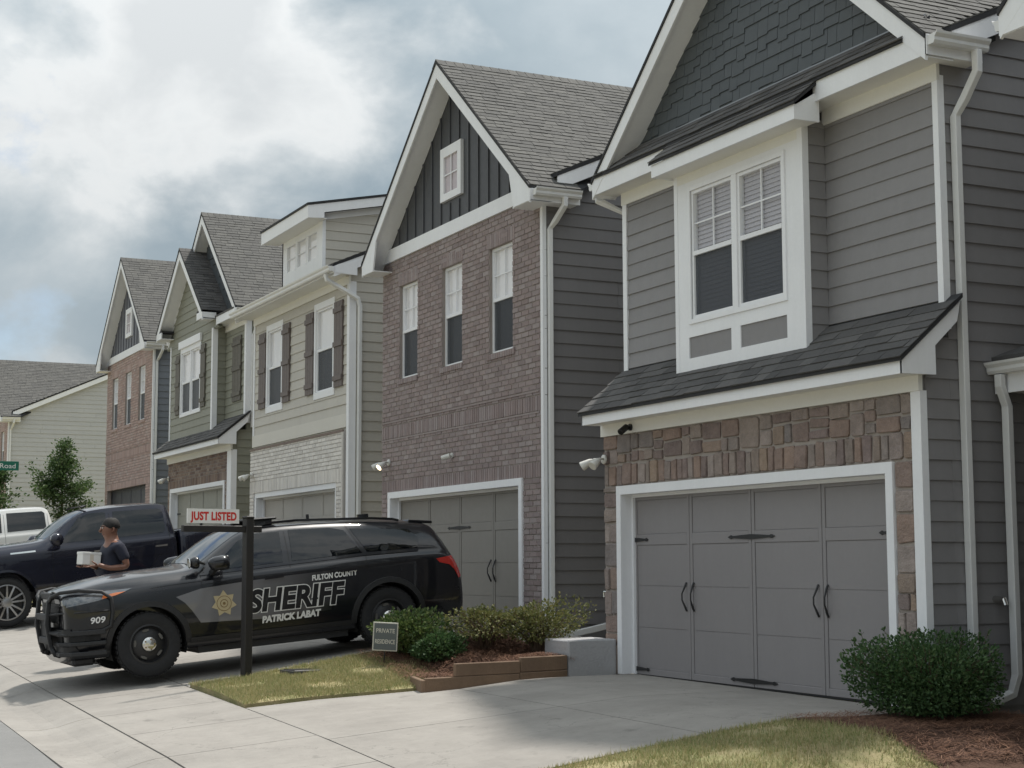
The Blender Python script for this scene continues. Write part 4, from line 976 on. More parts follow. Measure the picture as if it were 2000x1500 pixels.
# drain pipe along the brick house and its foundation strip
dp = MB().tube([(-18.86, 9.88, .40), (-18.86, 9.95, .33), (-18.78, 10.3, .40), (-18.78, 12.0, .76)], 0, rect=(.10, .08))
tag(dp.build('drain_pipe', GUT, None, bevel=.006), 'white downspout extension running along the side of the brick house', 'pipe')
tag(sheet('side_yard', SOIL, rng(-18.95, -16.7, .5), rng(9.3, 22, 1.5), lambda x, y: -.10 + .02 * (y - 9.3)), 'bare soil strip between the two nearest houses', None, kind='structure')
mc = thing('meter_cover', 'dark rectangular utility cover set in the lawn', 'utility cover', (-18.05, 6.15, g(-18.05, 6.15) + .05), (0, 0, .1))
MB().box(-.16, .16, -.26, .26, -.08, .012).build('lid', IRON, mc, bevel=.006); MB().box(-.19, .19, -.29, .29, -.1, .004).build('rim', pm('rim_grey', (.06, .06, .06), .8, .1), mc); MB().box(-.03, .03, -.012, .012, .012, .02).build('key_slot', pm('slot', (.02, .02, .02), .6, .1), mc)
H6 = house_brick((-6.41, 9.25, -.36), 'brick house at the right edge with only its white eave corner in view', SID4, BATT, BRK4, DOOR4, False)

tag(sheet('side_pad', CONC, rng(-18.9, -16.95, .5), rng(8.8, 9.9, .4), lambda x, y: .06, .12), 'small concrete pad behind the azaleas', None, kind='structure')
# ------------------------------------------------------------------ vehicles (car-local: nose at -y, +x is the driver's side that faces the camera, z up from the ground)
from mathutils.bvhtree import BVHTree
def paint(name, col, rough=.3, met=0.0):
    return pm(name, col, rough, .05, 1.0, coat=.7, metallic=met, spec=.25)
BLACKP = paint('paint_black', (.006, .0065, .009)); NAVYP = paint('paint_navy', (.012, .013, .024), .25, .3); WHITEP = paint('paint_white', (.62, .62, .60), .3)
CARGL = glassy('car_glass_dark', tint=(.10, .115, .125), see=.55, body=(.006, .008, .010), refl=1.25, rough=.0)
WSHIELD = glassy('windshield', tint=(.55, .62, .66), see=.5, body=(.02, .03, .04), refl=1.6, rough=.0)
TRIMB = pm('plastic_black', (.014, .014, .015), .6, .1, 4, bump=.0008, bscale=300)
RUB = pm('tyre_rubber', (.016, .016, .017), .85, .15, 4, bump=.003, bscale=90)
STEELB = pm('wheel_black', (.014, .014, .015), .4, .1, 4)
CHROME = pm('chrome', (.62, .61, .58), .12, .04, metallic=1.0)
ALLOY = pm('alloy', (.33, .33, .335), .3, .06, metallic=.9)
REDL = pm('lamp_red', (.42, .018, .010), .15, .06, 8, coat=1.0); AMBER = pm('lamp_amber', (.62, .17, .045), .15, .05, coat=1.0); CLEARL = pm('lamp_clear', (.13, .135, .14), .12, .5, 22, coat=1.0, metallic=.4)
WHITET = pm('decal_white', (.66, .655, .64), .4, .03); BLACKT = pm('decal_black', (.006, .006, .008), .3, .03); GOLD = pm('decal_gold', (.47, .39, .24), .4, .15, 20); GOLD2 = pm('decal_gold_dark', (.20, .13, .05), .4, .1)
DARKT = pm('gap_dark', (.003, .003, .003), .8, .05)

def loft(st, zb=.24, arches=(), ar=.47, lvl=2, cr=1.0):
    rings = []
    for y, ws, wm, wb, zbelt, we, ze, zc in st:
        b = .5; zm = min(.74, zbelt * .72)
        half = [(0, zb), (ws * .6, zb), (ws, zb + .05), (wm - .008, .50 if zbelt > .8 else zbelt * .55), (wm, zm), (wm - .006, zbelt - .05 if zbelt > .9 else zm + (zbelt - zm) * .6), (wb - .018, zbelt),
                (wb - .018 + (we - wb + .018) * .42 + .012, zbelt + (ze - zbelt) * .5), (we, ze), (we * .6, ze + (zc - ze) * .72), (0, zc)]
        ring = [(x, y, z) for x, z in half] + [(-x, y, z) for x, z in reversed(half[1:-1])]; rings.append(ring)
    n = len(rings[0]); mb = MB(); vs = [p for r in rings for p in r]; fs = []
    for i in range(len(rings) - 1):
        for k in range(n): fs.append((i * n + k, i * n + (k + 1) % n, (i + 1) * n + (k + 1) % n, (i + 1) * n + k))
    h = n // 2
    for base in (0, (len(rings) - 1) * n):      # end caps as quads across the car
        for k in range(h): 
            a, b_, c, d = base + k, base + k + 1, base + (n - k - 1) % n, base + (n - k) % n
            fs.append((a, b_, c, d) if len({a, b_, c, d}) == 4 else [q for q in dict.fromkeys((a, b_, c, d))])
    mb.add(vs, fs); me = mb.mesh('loft', BLACKP); o = link('loft_tmp', me)
    keep = {}                                    # creases along the shoulder and the roof or hood edge
    for i in range(len(rings) - 1):
        for k, w in ((6, .5), (n - 6, .5), (5, .2), (n - 5, .2), (8, .45), (n - 8, .45), (2, .5), (n - 2, .5)): keep[frozenset((i * n + k, (i + 1) * n + k))] = min(.95, w * cr)
    at = me.attributes.new('crease_edge', 'FLOAT', 'EDGE')
    for e in me.edges: at.data[e.index].value = keep.get(frozenset(e.vertices), 0.0)
    m = o.modifiers.new('s', 'SUBSURF'); m.levels = lvl; m.render_levels = lvl; cut = []
    for y, zc_ in arches:
        for s in (-1, 1):
            c = MB(); k = 28; ring = [(y + ar * math.cos(2 * math.pi * i / k), zc_ + ar * math.sin(2 * math.pi * i / k)) for i in range(k)]
            c.yz(ring, s * .62, s * 1.3); co = link('cut_tmp', c.mesh('cut', BLACKP)); cut.append(co)
            bm_ = o.modifiers.new('b', 'BOOLEAN'); bm_.object = co; bm_.operation = 'DIFFERENCE'; bm_.solver = 'EXACT'
    dg = bpy.context.evaluated_depsgraph_get(); dg.update()
    res = bpy.data.meshes.new_from_object(o.evaluated_get(dg), depsgraph=dg)
    for q in [o] + cut: bpy.data.objects.remove(q)
    for p in res.polygons: p.use_smooth = True
    res.set_sharp_from_angle(angle=RAD(38))
    bm = bmesh.new(); bm.from_mesh(res); bvh = BVHTree.FromBMesh(bm); bm.free()
    return res, bvh

def tess(polys, step=.07):
    """2D polygons -> finely cut verts, faces"""
    bm = bmesh.new()
    for p in polys: bm.faces.new([bm.verts.new((a, b, 0)) for a, b in p])
    for ax in (0, 1):
        lo = min(v.co[ax] for v in bm.verts); hi = max(v.co[ax] for v in bm.verts); k = math.floor(lo / step) + 1
        while k * step < hi:
            co = [0, 0, 0]; no = [0, 0, 0]; co[ax] = k * step; no[ax] = 1
            bmesh.ops.bisect_plane(bm, geom=bm.verts[:] + bm.edges[:] + bm.faces[:], plane_co=co, plane_no=no, dist=1e-6); k += 1
    bm.verts.ensure_lookup_table(); bm.verts.index_update()
    v = [(q.co.x, q.co.y) for q in bm.verts]; f = [[q.index for q in fc.verts] for fc in bm.faces]; bm.free(); return v, f
def drape(par, name, mat, polys, bvh, ray, off=.004, vf=None, step=.07, smooth=True):
    v, f = vf if vf else tess(polys, step); out = []; ok = []
    for a, b in v:
        o, d = ray(a, b); o, d = Vector(o), Vector(d).normalized(); h = bvh.ray_cast(o, d)
        ok.append(h[0] is not None); out.append((h[0] - d * off) if h[0] is not None else o)
    f = [q for q in f if all(ok[i] for i in q)]
    if not f: return None
    return MB().add(out, f).build(name, mat, par, smooth=smooth)
SIDE = lambda y, z: ((2.0, y, z), (-1, 0, 0))
SIDE2 = lambda y, z: ((-2.0, y, z), (1, 0, 0))
FRONT = lambda x, z: ((x, -3, z), (0, 1, 0))
REAR = lambda x, z: ((x, 8, z), (0, -1, 0))
def slant(y0, z0, y1, z1):
    n = Vector((0, -(z1 - z0), (y1 - y0))).normalized()
    if n.z < 0: n = -n
    def f(x, t): p = Vector((x, y0 + (y1 - y0) * t, z0 + (z1 - z0) * t)) + n; return p, -n
    return f
def text_vf(body, size, shear=0.0, offset=0.0, width=None, spacing=1.0):
    c = bpy.data.curves.new('txt', 'FONT'); c.body = body; c.size = size; c.shear = shear; c.offset = offset; c.space_character = spacing; c.resolution_u = 4; c.fill_mode = 'FRONT' if hasattr(c, 'fill_mode') else c.fill_mode
    o = bpy.data.objects.new('txt', c); COL.objects.link(o); dg = bpy.context.evaluated_depsgraph_get(); dg.update()
    me = bpy.data.meshes.new_from_object(o.evaluated_get(dg), depsgraph=dg); bpy.data.objects.remove(o)
    v = [(p.co.x, p.co.y) for p in me.vertices]; f = [list(p.vertices) for p in me.polygons]
    if width:
        lo, hi = min(a for a, b in v), max(a for a, b in v); k = width / (hi - lo); v = [((a - lo) * k, b) for a, b in v]
    return v, f
def seam(par, bvh, pts, w=.006, ray=SIDE, mat=None, off=.003, name='shut_line'):
    polys = []
    for (a, b), (c, d) in zip(pts, pts[1:]):
        l = math.hypot(c - a, d - b); nx, ny = -(d - b) / l * w / 2, (c - a) / l * w / 2
        polys.append([(a - nx, b - ny), (c - nx, d - ny), (c + nx, d + ny), (a + nx, b + ny)])
    return drape(par, name, mat or DARKT, polys, bvh, ray, off, smooth=False)
def strip(pts, w):
    out = []
    for (a, b), (c, d) in zip(pts, pts[1:]):
        l = math.hypot(c - a, d - b); nx, ny = -(d - b) / l * w / 2, (c - a) / l * w / 2; out.append([(a - nx, b - ny), (c - nx, d - ny), (c + nx, d + ny), (a + nx, b + ny)])
    return out

def wheel(par, x, y, z, r, w, style, s=1):
    """one wheel centred at x (outer face at x + s*w/2)"""
    h = w / 2
    wo = bpy.data.objects.new('wheel', None); COL.objects.link(wo); wo.parent = par; wo.location = (x, y, z); wo.empty_display_size = .1
    ri = r * (.60 if style == 'steel' else .72)
    t = MB().lathe([(ri - .01, -h * .8), (ri + .01, -h * .92), (r * .88, -h), (r * .97, -h * .86), (r, -h * .6), (r, h * .6), (r * .97, h * .86), (r * .88, h), (ri + .01, h * .92), (ri - .01, h * .8)], (0, 0, 0), 'x', 44)
    t.build('tyre', RUB, wo, smooth=.7)
    tr = MB(); n = 40
    for i in range(n):                           # tread lugs
        a = 2 * math.pi * i / n; da = 2 * math.pi / n * .33
        for q0, q1 in ((-.9, -.34), (-.22, .22), (.34, .9)):
            P = []
            for rr in (r - .004, r + .007):
                for aa, xx in ((a - da, q0 * h * .86), (a + da, q0 * h * .86), (a + da, q1 * h * .86), (a - da, q1 * h * .86)): P.append((xx, rr * math.cos(aa), rr * math.sin(aa)))
            tr.hexa(P)
    k = tr.build('tread', RUB, wo); k['kind'] = 'stuff'
    so = s
    if style == 'steel':
        MB().lathe([(ri + .008, so * h * .90), (ri - .012, so * h * .93), (ri - .022, so * h * .74), (ri * .86, so * h * .42), (ri * .60, so * h * .62), (ri * .40, so * h * .70), (.0, so * h * .72)], (0, 0, 0), 'x', 40).build('rim', STEELB, wo, smooth=.7)
        for i in range(5):
            a = 2 * math.pi * i / 5 + .5; c = Vector((so * h * .60, ri * .72 * math.cos(a), ri * .72 * math.sin(a)))
            tn = Vector((0, -math.sin(a), math.cos(a))); rd = Vector((0, math.cos(a), math.sin(a))); P = [c + tn * q * .038 + rd * p * .017 + Vector((so * .002, 0, 0)) for q, p in ((-1, -.6), (0, -1), (1, -.6), (1, .6), (0, 1), (-1, .6))]
            MB().prism(P, (so * .008, 0, 0)).build('vent_highlight', pm('vent_highlight_grey', (.10, .095, .085), .7, .2, 10), wo)  # solid plates, no opening; the slots' tan highlight is in their colour
        MB().lathe([(.088, so * h * .66), (.088, so * h * .86), (.078, so * h * .96), (.045, so * h * 1.0), (.0, so * h * 1.01)], (0, 0, 0), 'x', 24).build('hub_cap', CHROME, wo, smooth=.8)
        for i in range(5):
            a = 2 * math.pi * i / 5; MB().lathe([(.011, so * h * .93), (.011, so * h * 1.03), (0, so * h * 1.04)], (0, .058 * math.cos(a), .058 * math.sin(a)), 'x', 8).build('lug_nut', pm('lug_brass', (.30, .22, .12), .35, .1, metallic=.8), wo)
    else:
        MB().lathe([(ri + .006, so * h * .9), (ri - .018, so * h * .92), (ri - .03, so * h * .6), (ri - .03, so * h * .1), (.06, so * h * .0), (0, so * h * .0)], (0, 0, 0), 'x', 40).build('rim_barrel', STEELB, wo, smooth=.7)
        MB().lathe([(ri + .010, so * h * .86), (ri + .006, so * h * .96), (ri - .012, so * h * .97), (ri - .022, so * h * .88)], (0, 0, 0), 'x', 44).build('rim', ALLOY, wo, smooth=.7)
        for i in range(6):
            for e in (-1, 1):
                a = 2 * math.pi * i / 6 + .26; a2 = a + e * .22; P = []
                p0 = Vector((so * h * .82, .075 * math.cos(a + e * .25), .075 * math.sin(a + e * .25))); p1 = Vector((so * h * .93, (ri - .005) * math.cos(a2), (ri - .005) * math.sin(a2)))
                MB().tube([p0, (p0 + p1) / 2 + Vector((so * .004, 0, 0)), p1], 0, rect=(.034, .03)).build('spoke', ALLOY, wo)
        MB().lathe([(.095, so * h * .5), (.095, so * h * .84), (.05, so * h * .90), (0, so * h * .90)], (0, 0, 0), 'x', 20).build('hub_cap', ALLOY, wo, smooth=.8)
    MB().lathe([(.20, -so * h * .2), (.20, -so * h * .6), (0, -so * h * .6)], (0, 0, 0), 'x', 16).build('brake', TRIMB, wo)
    return wo
def arch_trim(par, bvh, y, z, r0, r1, a0, a1, mat, off=.012, ray=SIDE):
    """flare round a wheel opening with real depth"""
    n = 22; outr = []; inr = []
    for i in range(n + 1):
        a = a0 + (a1 - a0) * i / n
        o, d = ray(y + r1 * math.cos(a), z + r1 * math.sin(a)); h = bvh.ray_cast(Vector(o), Vector(d)); s = -Vector(d).x
        x = h[0].x if h[0] is not None and abs(h[0].x) > .6 else s * .93
        outr.append((x, y + r1 * math.cos(a), z + r1 * math.sin(a))); inr.append((x, y + r0 * math.cos(a), z + r0 * math.sin(a)))
    vs = []; fs = []; s = 1 if outr[n // 2][0] > 0 else -1
    for (xo, yo, zo), (xi, yi, zi) in zip(outr, inr):
        vs += [(xo - s * .01, yo, zo), (xo + s * off, yo + (yi - yo) * .15, zo + (zi - zo) * .15), (xo + s * off * 1.3, yi, zi), (xo - s * .12, yi, zi)]
    for i in range(n):
        for k in range(3): fs.append((i * 4 + k, i * 4 + k + 1, (i + 1) * 4 + k + 1, (i + 1) * 4 + k))
    return MB().add(vs, fs).build('wheel_arch', mat, par, smooth=.9)

def well(par, y, z, r, x0, x1):
    v = []; n = 20
    for i in range(n + 1): a = RAD(-18 + 216 * i / n); v += [(x0, y + r * math.cos(a), z + r * math.sin(a)), (x1, y + r * math.cos(a), z + r * math.sin(a))]
    MB().add(v, [(2 * i, 2 * i + 1, 2 * i + 3, 2 * i + 2) for i in range(n)]).build('wheel_well', DARKT, par)
CORNER = lambda y, z: ((.86 + 1.6, y + 1.2, z), (-.8, -.6, 0))
CORNER2 = lambda y, z: ((-.86 - 1.6, y + 1.2, z), (.8, -.6, 0))
# ------------------------------------------------------------------ patrol SUV
def patrol_suv(loc, rot):
    c = thing('patrol_car', "black sheriff's patrol SUV with push bumper parked nose out on the driveway", 'police car', loc, rot)
    #      y     ws   wm   wb  zbelt  we   ze    zc
    st = [(-.93, .62, .68, .66, .92, .56, .985, 1.0), (-.91, .72, .79, .77, .96, .66, 1.03, 1.055), (-.80, .80, .89, .86, .99, .73, 1.07, 1.10), (-.60, .86, .955, .915, 1.02, .78, 1.12, 1.165), (-.30, .88, .985, .95, 1.045, .80, 1.155, 1.21),
          (.05, .90, .99, .96, 1.07, .80, 1.175, 1.235), (.40, .91, .99, .96, 1.085, .80, 1.185, 1.245), (.58, .91, .99, .96, 1.09, .80, 1.195, 1.25), (.70, .91, .99, .96, 1.095, .795, 1.25, 1.295), (.95, .92, .99, .96, 1.10, .745, 1.41, 1.47),
          (1.20, .92, .99, .96, 1.11, .70, 1.56, 1.63), (1.36, .92, .99, .96, 1.115, .675, 1.61, 1.68), (1.70, .92, .995, .96, 1.125, .665, 1.63, 1.71), (2.20, .92, 1.0, .96, 1.14, .66, 1.625, 1.705), (2.80, .92, 1.0, .96, 1.15, .65, 1.60, 1.675),
          (3.30, .90, .995, .95, 1.15, .645, 1.55, 1.625), (3.60, .89, .98, .935, 1.145, .64, 1.51, 1.585), (3.78, .88, .965, .92, 1.14, .64, 1.485, 1.555), (3.835, .87, .955, .91, 1.13, .65, 1.435, 1.485), (3.90, .86, .945, .90, 1.11, .67, 1.33, 1.365), (3.97, .85, .93, .885, 1.07, .71, 1.19, 1.21), (4.03, .83, .91, .865, .98, .74, 1.055, 1.065), (4.09, .80, .88, .84, .86, .72, .93, .935), (4.13, .70, .80, .74, .76, .62, .81, .81)]
    me, bvh = loft(st, .235, ((0, .37), (3.025, .37)), .455)
    me.materials.clear(); me.materials.append(BLACKP); body_o = link('body', me, c)
    for y in (0, 3.025):
        for s in (-1, 1): wheel(c, s * .845, y, .378, .378, .245, 'steel', s)
        for ray in (SIDE, SIDE2): arch_trim(c, bvh, y, .375, .44, .515, RAD(-12), RAD(192), TRIMB, ray=ray)
        for s in (-1, 1): well(c, y, .37, .452, s * .95, s * .55)
    MB().box(-.85, .85, .6, 2.5, .20, .30).build('floor_pan', TRIMB, c)
    # rocker and lower cladding
    for ray in (SIDE, SIDE2):
        drape(c, 'sill_cladding', TRIMB, [[(.50, .27), (2.52, .27), (2.52, .40), (.50, .40)]], bvh, ray, .012)
        # glass
        drape(c, 'window', CARGL, [[(.80, 1.165), (1.70, 1.185), (1.74, 1.56), (1.40, 1.56), (1.20, 1.49)]], bvh, ray, .005)
        drape(c, 'window', CARGL, [[(1.82, 1.19), (2.74, 1.21), (2.58, 1.51), (2.40, 1.555), (1.86, 1.57)]], bvh, ray, .005)
        drape(c, 'window', CARGL, [[(2.81, 1.215), (3.50, 1.21), (3.56, 1.33), (3.46, 1.45), (2.66, 1.525)]], bvh, ray, .005)
        drape(c, 'belt_moulding', BLACKP, strip([(.66, 1.13), (1.75, 1.16), (2.75, 1.185), (3.5, 1.18)], .022), bvh, ray, .010)
        seam(c, bvh, [(.66, .42), (.66, 1.12), (.72, 1.16)], ray=ray); seam(c, bvh, [(1.77, .40), (1.78, 1.14), (1.80, 1.56)], ray=ray); seam(c, bvh, [(2.50, .42), (2.56, .60), (2.72, .84), (2.78, 1.17), (2.62, 1.56)], ray=ray)
        for y in (1.56, 2.52): 
            drape(c, 'door_handle', BLACKP, [[(y - .13, .995), (y + .11, 1.005), (y + .12, 1.035), (y - .12, 1.03)]], bvh, ray, .028)
            drape(c, 'handle_shade_patch', DARKT, [[(y - .10, .965), (y + .06, .97), (y + .05, 1.0), (y - .08, .995)]], bvh, ray, .003)  # flat dark patch on the door skin; shade behind the handle painted in
        # lamps
        drape(c, 'headlight', CLEARL, [[(-.90, .89), (-.56, .94), (-.30, 1.0), (-.16, 1.05), (-.50, 1.045), (-.86, .99)]], bvh, ray, .006, step=.04)
        drape(c, 'side_marker', AMBER, [[(-.52, .955), (-.36, .985), (-.24, 1.02), (-.36, 1.015), (-.50, .995)]], bvh, ray, .009, step=.04)
        drape(c, 'tail_light', REDL, [[(3.64, 1.05), (3.95, 1.075), (4.05, 1.05), (4.08, .80), (3.99, .78), (3.92, .89), (3.84, .96), (3.68, 1.0)]], bvh, CORNER if ray is SIDE else CORNER2, .008, step=.05)
        s = ray(0, 0)[0][0] / 2
        MB().tube([(s * .62, 1.5, 1.65), (s * .63, 1.6, 1.675), (s * .63, 2.0, 1.68), (s * .62, 3.0, 1.63), (s * .61, 3.3, 1.595), (s * .61, 3.38, 1.57)], 0, rect=(.035, .03)).build('roof_rail', BLACKP, c)
        # mirrors
        mb = MB().tube([(s * .93, .80, 1.13), (s * .98, .81, 1.16), (s * 1.03, .83, 1.20)], 0, rect=(.05, .06)); mb.build('mirror_arm', TRIMB, c)
        MB().tube([(s * 1.09, .735, 1.235), (s * 1.09, .75, 1.24), (s * 1.09, .80, 1.245), (s * 1.09, .90, 1.25), (s * 1.09, .965, 1.25), (s * 1.09, .97, 1.25)], [.03, .062, .085, .092, .088, .06], 14).build('mirror', BLACKP, c, smooth=True)
    # side livery, driver's side and the other
    GREYD = bpy.data.materials.new('livery_grey'); GREYD.use_nodes = True
    nt = GREYD.node_tree; bs = nt.nodes['Principled BSDF']; tc = nt.nodes.new('ShaderNodeTexCoord'); sp = nt.nodes.new('ShaderNodeSeparateXYZ'); rp = nt.nodes.new('ShaderNodeMapRange'); rm = nt.nodes.new('ShaderNodeMix'); rm.data_type = 'RGBA'
    nt.links.new(tc.outputs['Object'], sp.inputs[0]); nt.links.new(sp.outputs[1], rp.inputs[0]); rp.inputs[1].default_value = 1.1; rp.inputs[2].default_value = 2.25; nt.links.new(rp.outputs[0], rm.inputs['Factor'])
    rm.inputs['A'].default_value = (.15, .148, .155, 1); rm.inputs['B'].default_value = (.007, .007, .009, 1); nt.links.new(rm.outputs['Result'], bs.inputs['Base Color']); bs.inputs['Roughness'].default_value = .3; bs.inputs['Coat Weight'].default_value = .8
    fade = [[(.34, .895), (.64, .965), (1.2, 1.00), (1.75, 1.02), (2.28, 1.03), (2.26, .55), (1.4, .53), (.62, .565), (.52, .72), (.44, .82)]]
    drape(c, 'livery_stripe', GREYD, fade, bvh, SIDE, .0045); drape(c, 'livery_stripe', GREYD, fade, bvh, SIDE2, .0045)
    def word(body, y, z, size, mat, off, width=None, shear=.0, offset=0.0, slope=0.0, name='lettering'):
        vf = text_vf(body, size, shear, offset, width); drape(c, name, mat, None, bvh, lambda u, v: SIDE(y + u, z + v + slope * u), off, vf=vf, smooth=False)
    word('SHERIFF', 1.195, .628, .36, WHITET, .0075, 1.27, .20, .026)
    word('SHERIFF', 1.207, .628, .36, BLACKT, .0095, 1.246, .20, .0145)
    word('FULTON COUNTY', 2.03, .93, .088, WHITET, .008, .60, .12, .004, .03)
    word('PATRICK LABAT', 1.37, .482, .108, WHITET, .008, .75, .12, .006, .02)
    star = [(.912 + r * math.sin(math.pi * i / 7), .764 + r * math.cos(math.pi * i / 7)) for i in range(14) for r in [(.158 if i % 2 == 0 else .105)]]
    drape(c, 'star_badge', GOLD, [star], bvh, SIDE, .008, step=.05)
    def disc(r, mat, off): drape(c, 'star_badge', mat, [[(.912 + r * math.cos(i * .3307), .764 + r * math.sin(i * .3307)) for i in range(19)]], bvh, SIDE, off, step=.04)
    disc(.092, GOLD2, .0095); disc(.084, GOLD, .011); disc(.050, GOLD2, .0125); disc(.040, GOLD, .0137); disc(.018, GOLD2, .015)
    # windshield and rear glass
    drape(c, 'windshield', WSHIELD, [[(-.74, .06), (.74, .06), (.62, .93), (-.62, .93)]], bvh, slant(.60, 1.22, 1.33, 1.66), .006)
    for s in (-1, 1): MB().tube([(s * .55, .62, 1.245), (s * .1, .66, 1.262)], 0, rect=(.018, .02)).build('wiper', TRIMB, c)
    drape(c, 'rear_window', CARGL, [[(-.55, .12), (.55, .12), (.50, .9), (-.50, .9)]], bvh, slant(3.97, 1.2, 3.82, 1.50), .006)
    MB().prism([(-.54, 3.55, 1.535), (.54, 3.55, 1.535), (.52, 3.89, 1.495), (-.52, 3.89, 1.495)], (0, 0, .035)).build('spoiler', BLACKP, c, bevel=.008)
    lb = MB().box(-.56, .56, 1.42, 1.78, 1.715, 1.75).build('light_bar', TRIMB, c, bevel=.015)
    for s in (-1, 1): MB().box(s * .50 - .03, s * .50 + .03, 1.50, 1.72, 1.66, 1.73).build('light_bar_foot', TRIMB, lb)
    MB().tube([(.2, 2.3, 1.66), (.2, 2.3, 1.745)], .02, 8).build('antenna', TRIMB, c); MB().xz([(-.03, 1.60), (.03, 1.60), (.015, 1.69), (-.015, 1.69)], 3.05, 3.2).build('antenna', BLACKP, c)
    # grille, bumper, number
    drape(c, 'grille', TRIMB, [[(-.50, .70), (.50, .70), (.56, .93), (-.56, .93)]], bvh, FRONT, .010)
    for z in (.74, .79, .84, .89): drape(c, 'grille_bar', TRIMB, strip([(-.52, z), (.52, z)], .018), bvh, FRONT, .022)
    drape(c, 'lower_grille', DARKT, [[(-.60, .42), (.60, .42), (.62, .56), (-.62, .56)]], bvh, FRONT, .008)
    for z in (.60, .40): drape(c, 'bumper_bar', TRIMB, strip([(-.84, z), (.84, z)], .07), bvh, FRONT, .03)
    for s in (-1, 1): drape(c, 'headlight_front', CLEARL, [[(s * .56, .90), (s * .84, .92), (s * .85, .985), (s * .60, .965)]], bvh, FRONT, .008, step=.04)
    MB().box(-.78, .78, -.86, -.60, .20, .30).build('air_dam', TRIMB, c, bevel=.03)
    for s in (-1, 1):                            # bumper mouldings that wrap round to the wheel arch
        for z, hh in ((.585, .06), (.46, .045), (.345, .05)): MB().tube([(s * .30, -.955, z), (s * .62, -.955, z), (s * .82, -.86, z), (s * .935, -.70, z), (s * .985, -.50, z)], 0, rect=(.05, hh)).build('bumper_moulding', TRIMB, c, bevel=.008)
        MB().tube([(s * .80, -.885, .525), (s * .92, -.73, .525), (s * .965, -.56, .525)], 0, rect=(.02, .07)).build('bumper_shade_strip', DARKT, c)  # solid dark strip between mouldings, its colour standing for shade in a hollow
    vf = text_vf('909', .098, .12, .0022, .165); drape(c, 'unit_number', WHITET, None, bvh, lambda u, v: SIDE(-.66 + u, .685 + v + .03 * u), .022, vf=vf, smooth=False)
    # push bumper with wrap-around wings
    pb = MB(); P = 'push_bumper'
    ups = None
    for s in (-1, 1):
        up = MB().tube([(s * .33, -.99, .36), (s * .33, -1.02, .45), (s * .33, -1.05, .70), (s * .33, -1.01, .96), (s * .33, -.94, 1.07)], 0, rect=(.07, .05)).build('push_bumper' if ups is None else 'upright', TRIMB, c if ups is None else ups, bevel=.01)
        if ups is None: ups = up
    for z, y in ((.50, -1.02), (.78, -1.035), (1.02, -.965)): MB().tube([(-.34, y, z), (.34, y, z)], 0, rect=(.05, .08)).build('cross_bar', TRIMB, ups, bevel=.01)
    MB().prism([(-.30, -1.015, .54), (.30, -1.015, .54), (.30, -1.015, .74), (-.30, -1.015, .74)], (0, .02, 0)).build('mesh_panel', TRIMB, ups)
    for s in (-1, 1):
        MB().tube([(s * .34, -1.01, .95), (s * .48, -1.0, 1.02), (s * .66, -.94, 1.06), (s * .86, -.76, 1.075), (s * .98, -.52, 1.04), (s * 1.01, -.42, .96), (s * 1.01, -.41, .80), (s * 1.0, -.44, .64), (s * .96, -.58, .575), (s * .76, -.92, .57), (s * .34, -1.03, .60)], .022, 8).build('wing_hoop', TRIMB, ups, smooth=True)
        MB().tube([(s * .34, -1.02, .80), (s * .60, -.97, .82), (s * .88, -.80, .82), (s * 1.0, -.45, .82)], .012, 6).build('wing_bar', TRIMB, ups, smooth=True)
        MB().tube([(s * .34, -1.01, .42), (s * .38, -.98, .34), (s * .34, -.90, .31)], .03, 8).build('lower_horn', TRIMB, ups, smooth=True)
    # spotlight
    sp_ = MB().lathe([(0, -.06), (.05, -.048), (.072, -.01), (.076, .03), (.066, .05), (0, .055)], (.93, .60, 1.275), 'y', 18).build('spotlight', BLACKP, c, smooth=True)
    MB().tube([(.93, .66, 1.28), (.86, .74, 1.25)], .02, 8).build('spotlight_arm', CHROME, sp_); MB().lathe([(.060, .0), (.064, .008), (.04, .012), (0, .012)], (.93, .53, 1.275), 'y', 18).build('lens', CHROME, sp_)
    return c
patrol_suv((-20.05, 4.57, -.046), (math.atan(.0877), 0, 0))

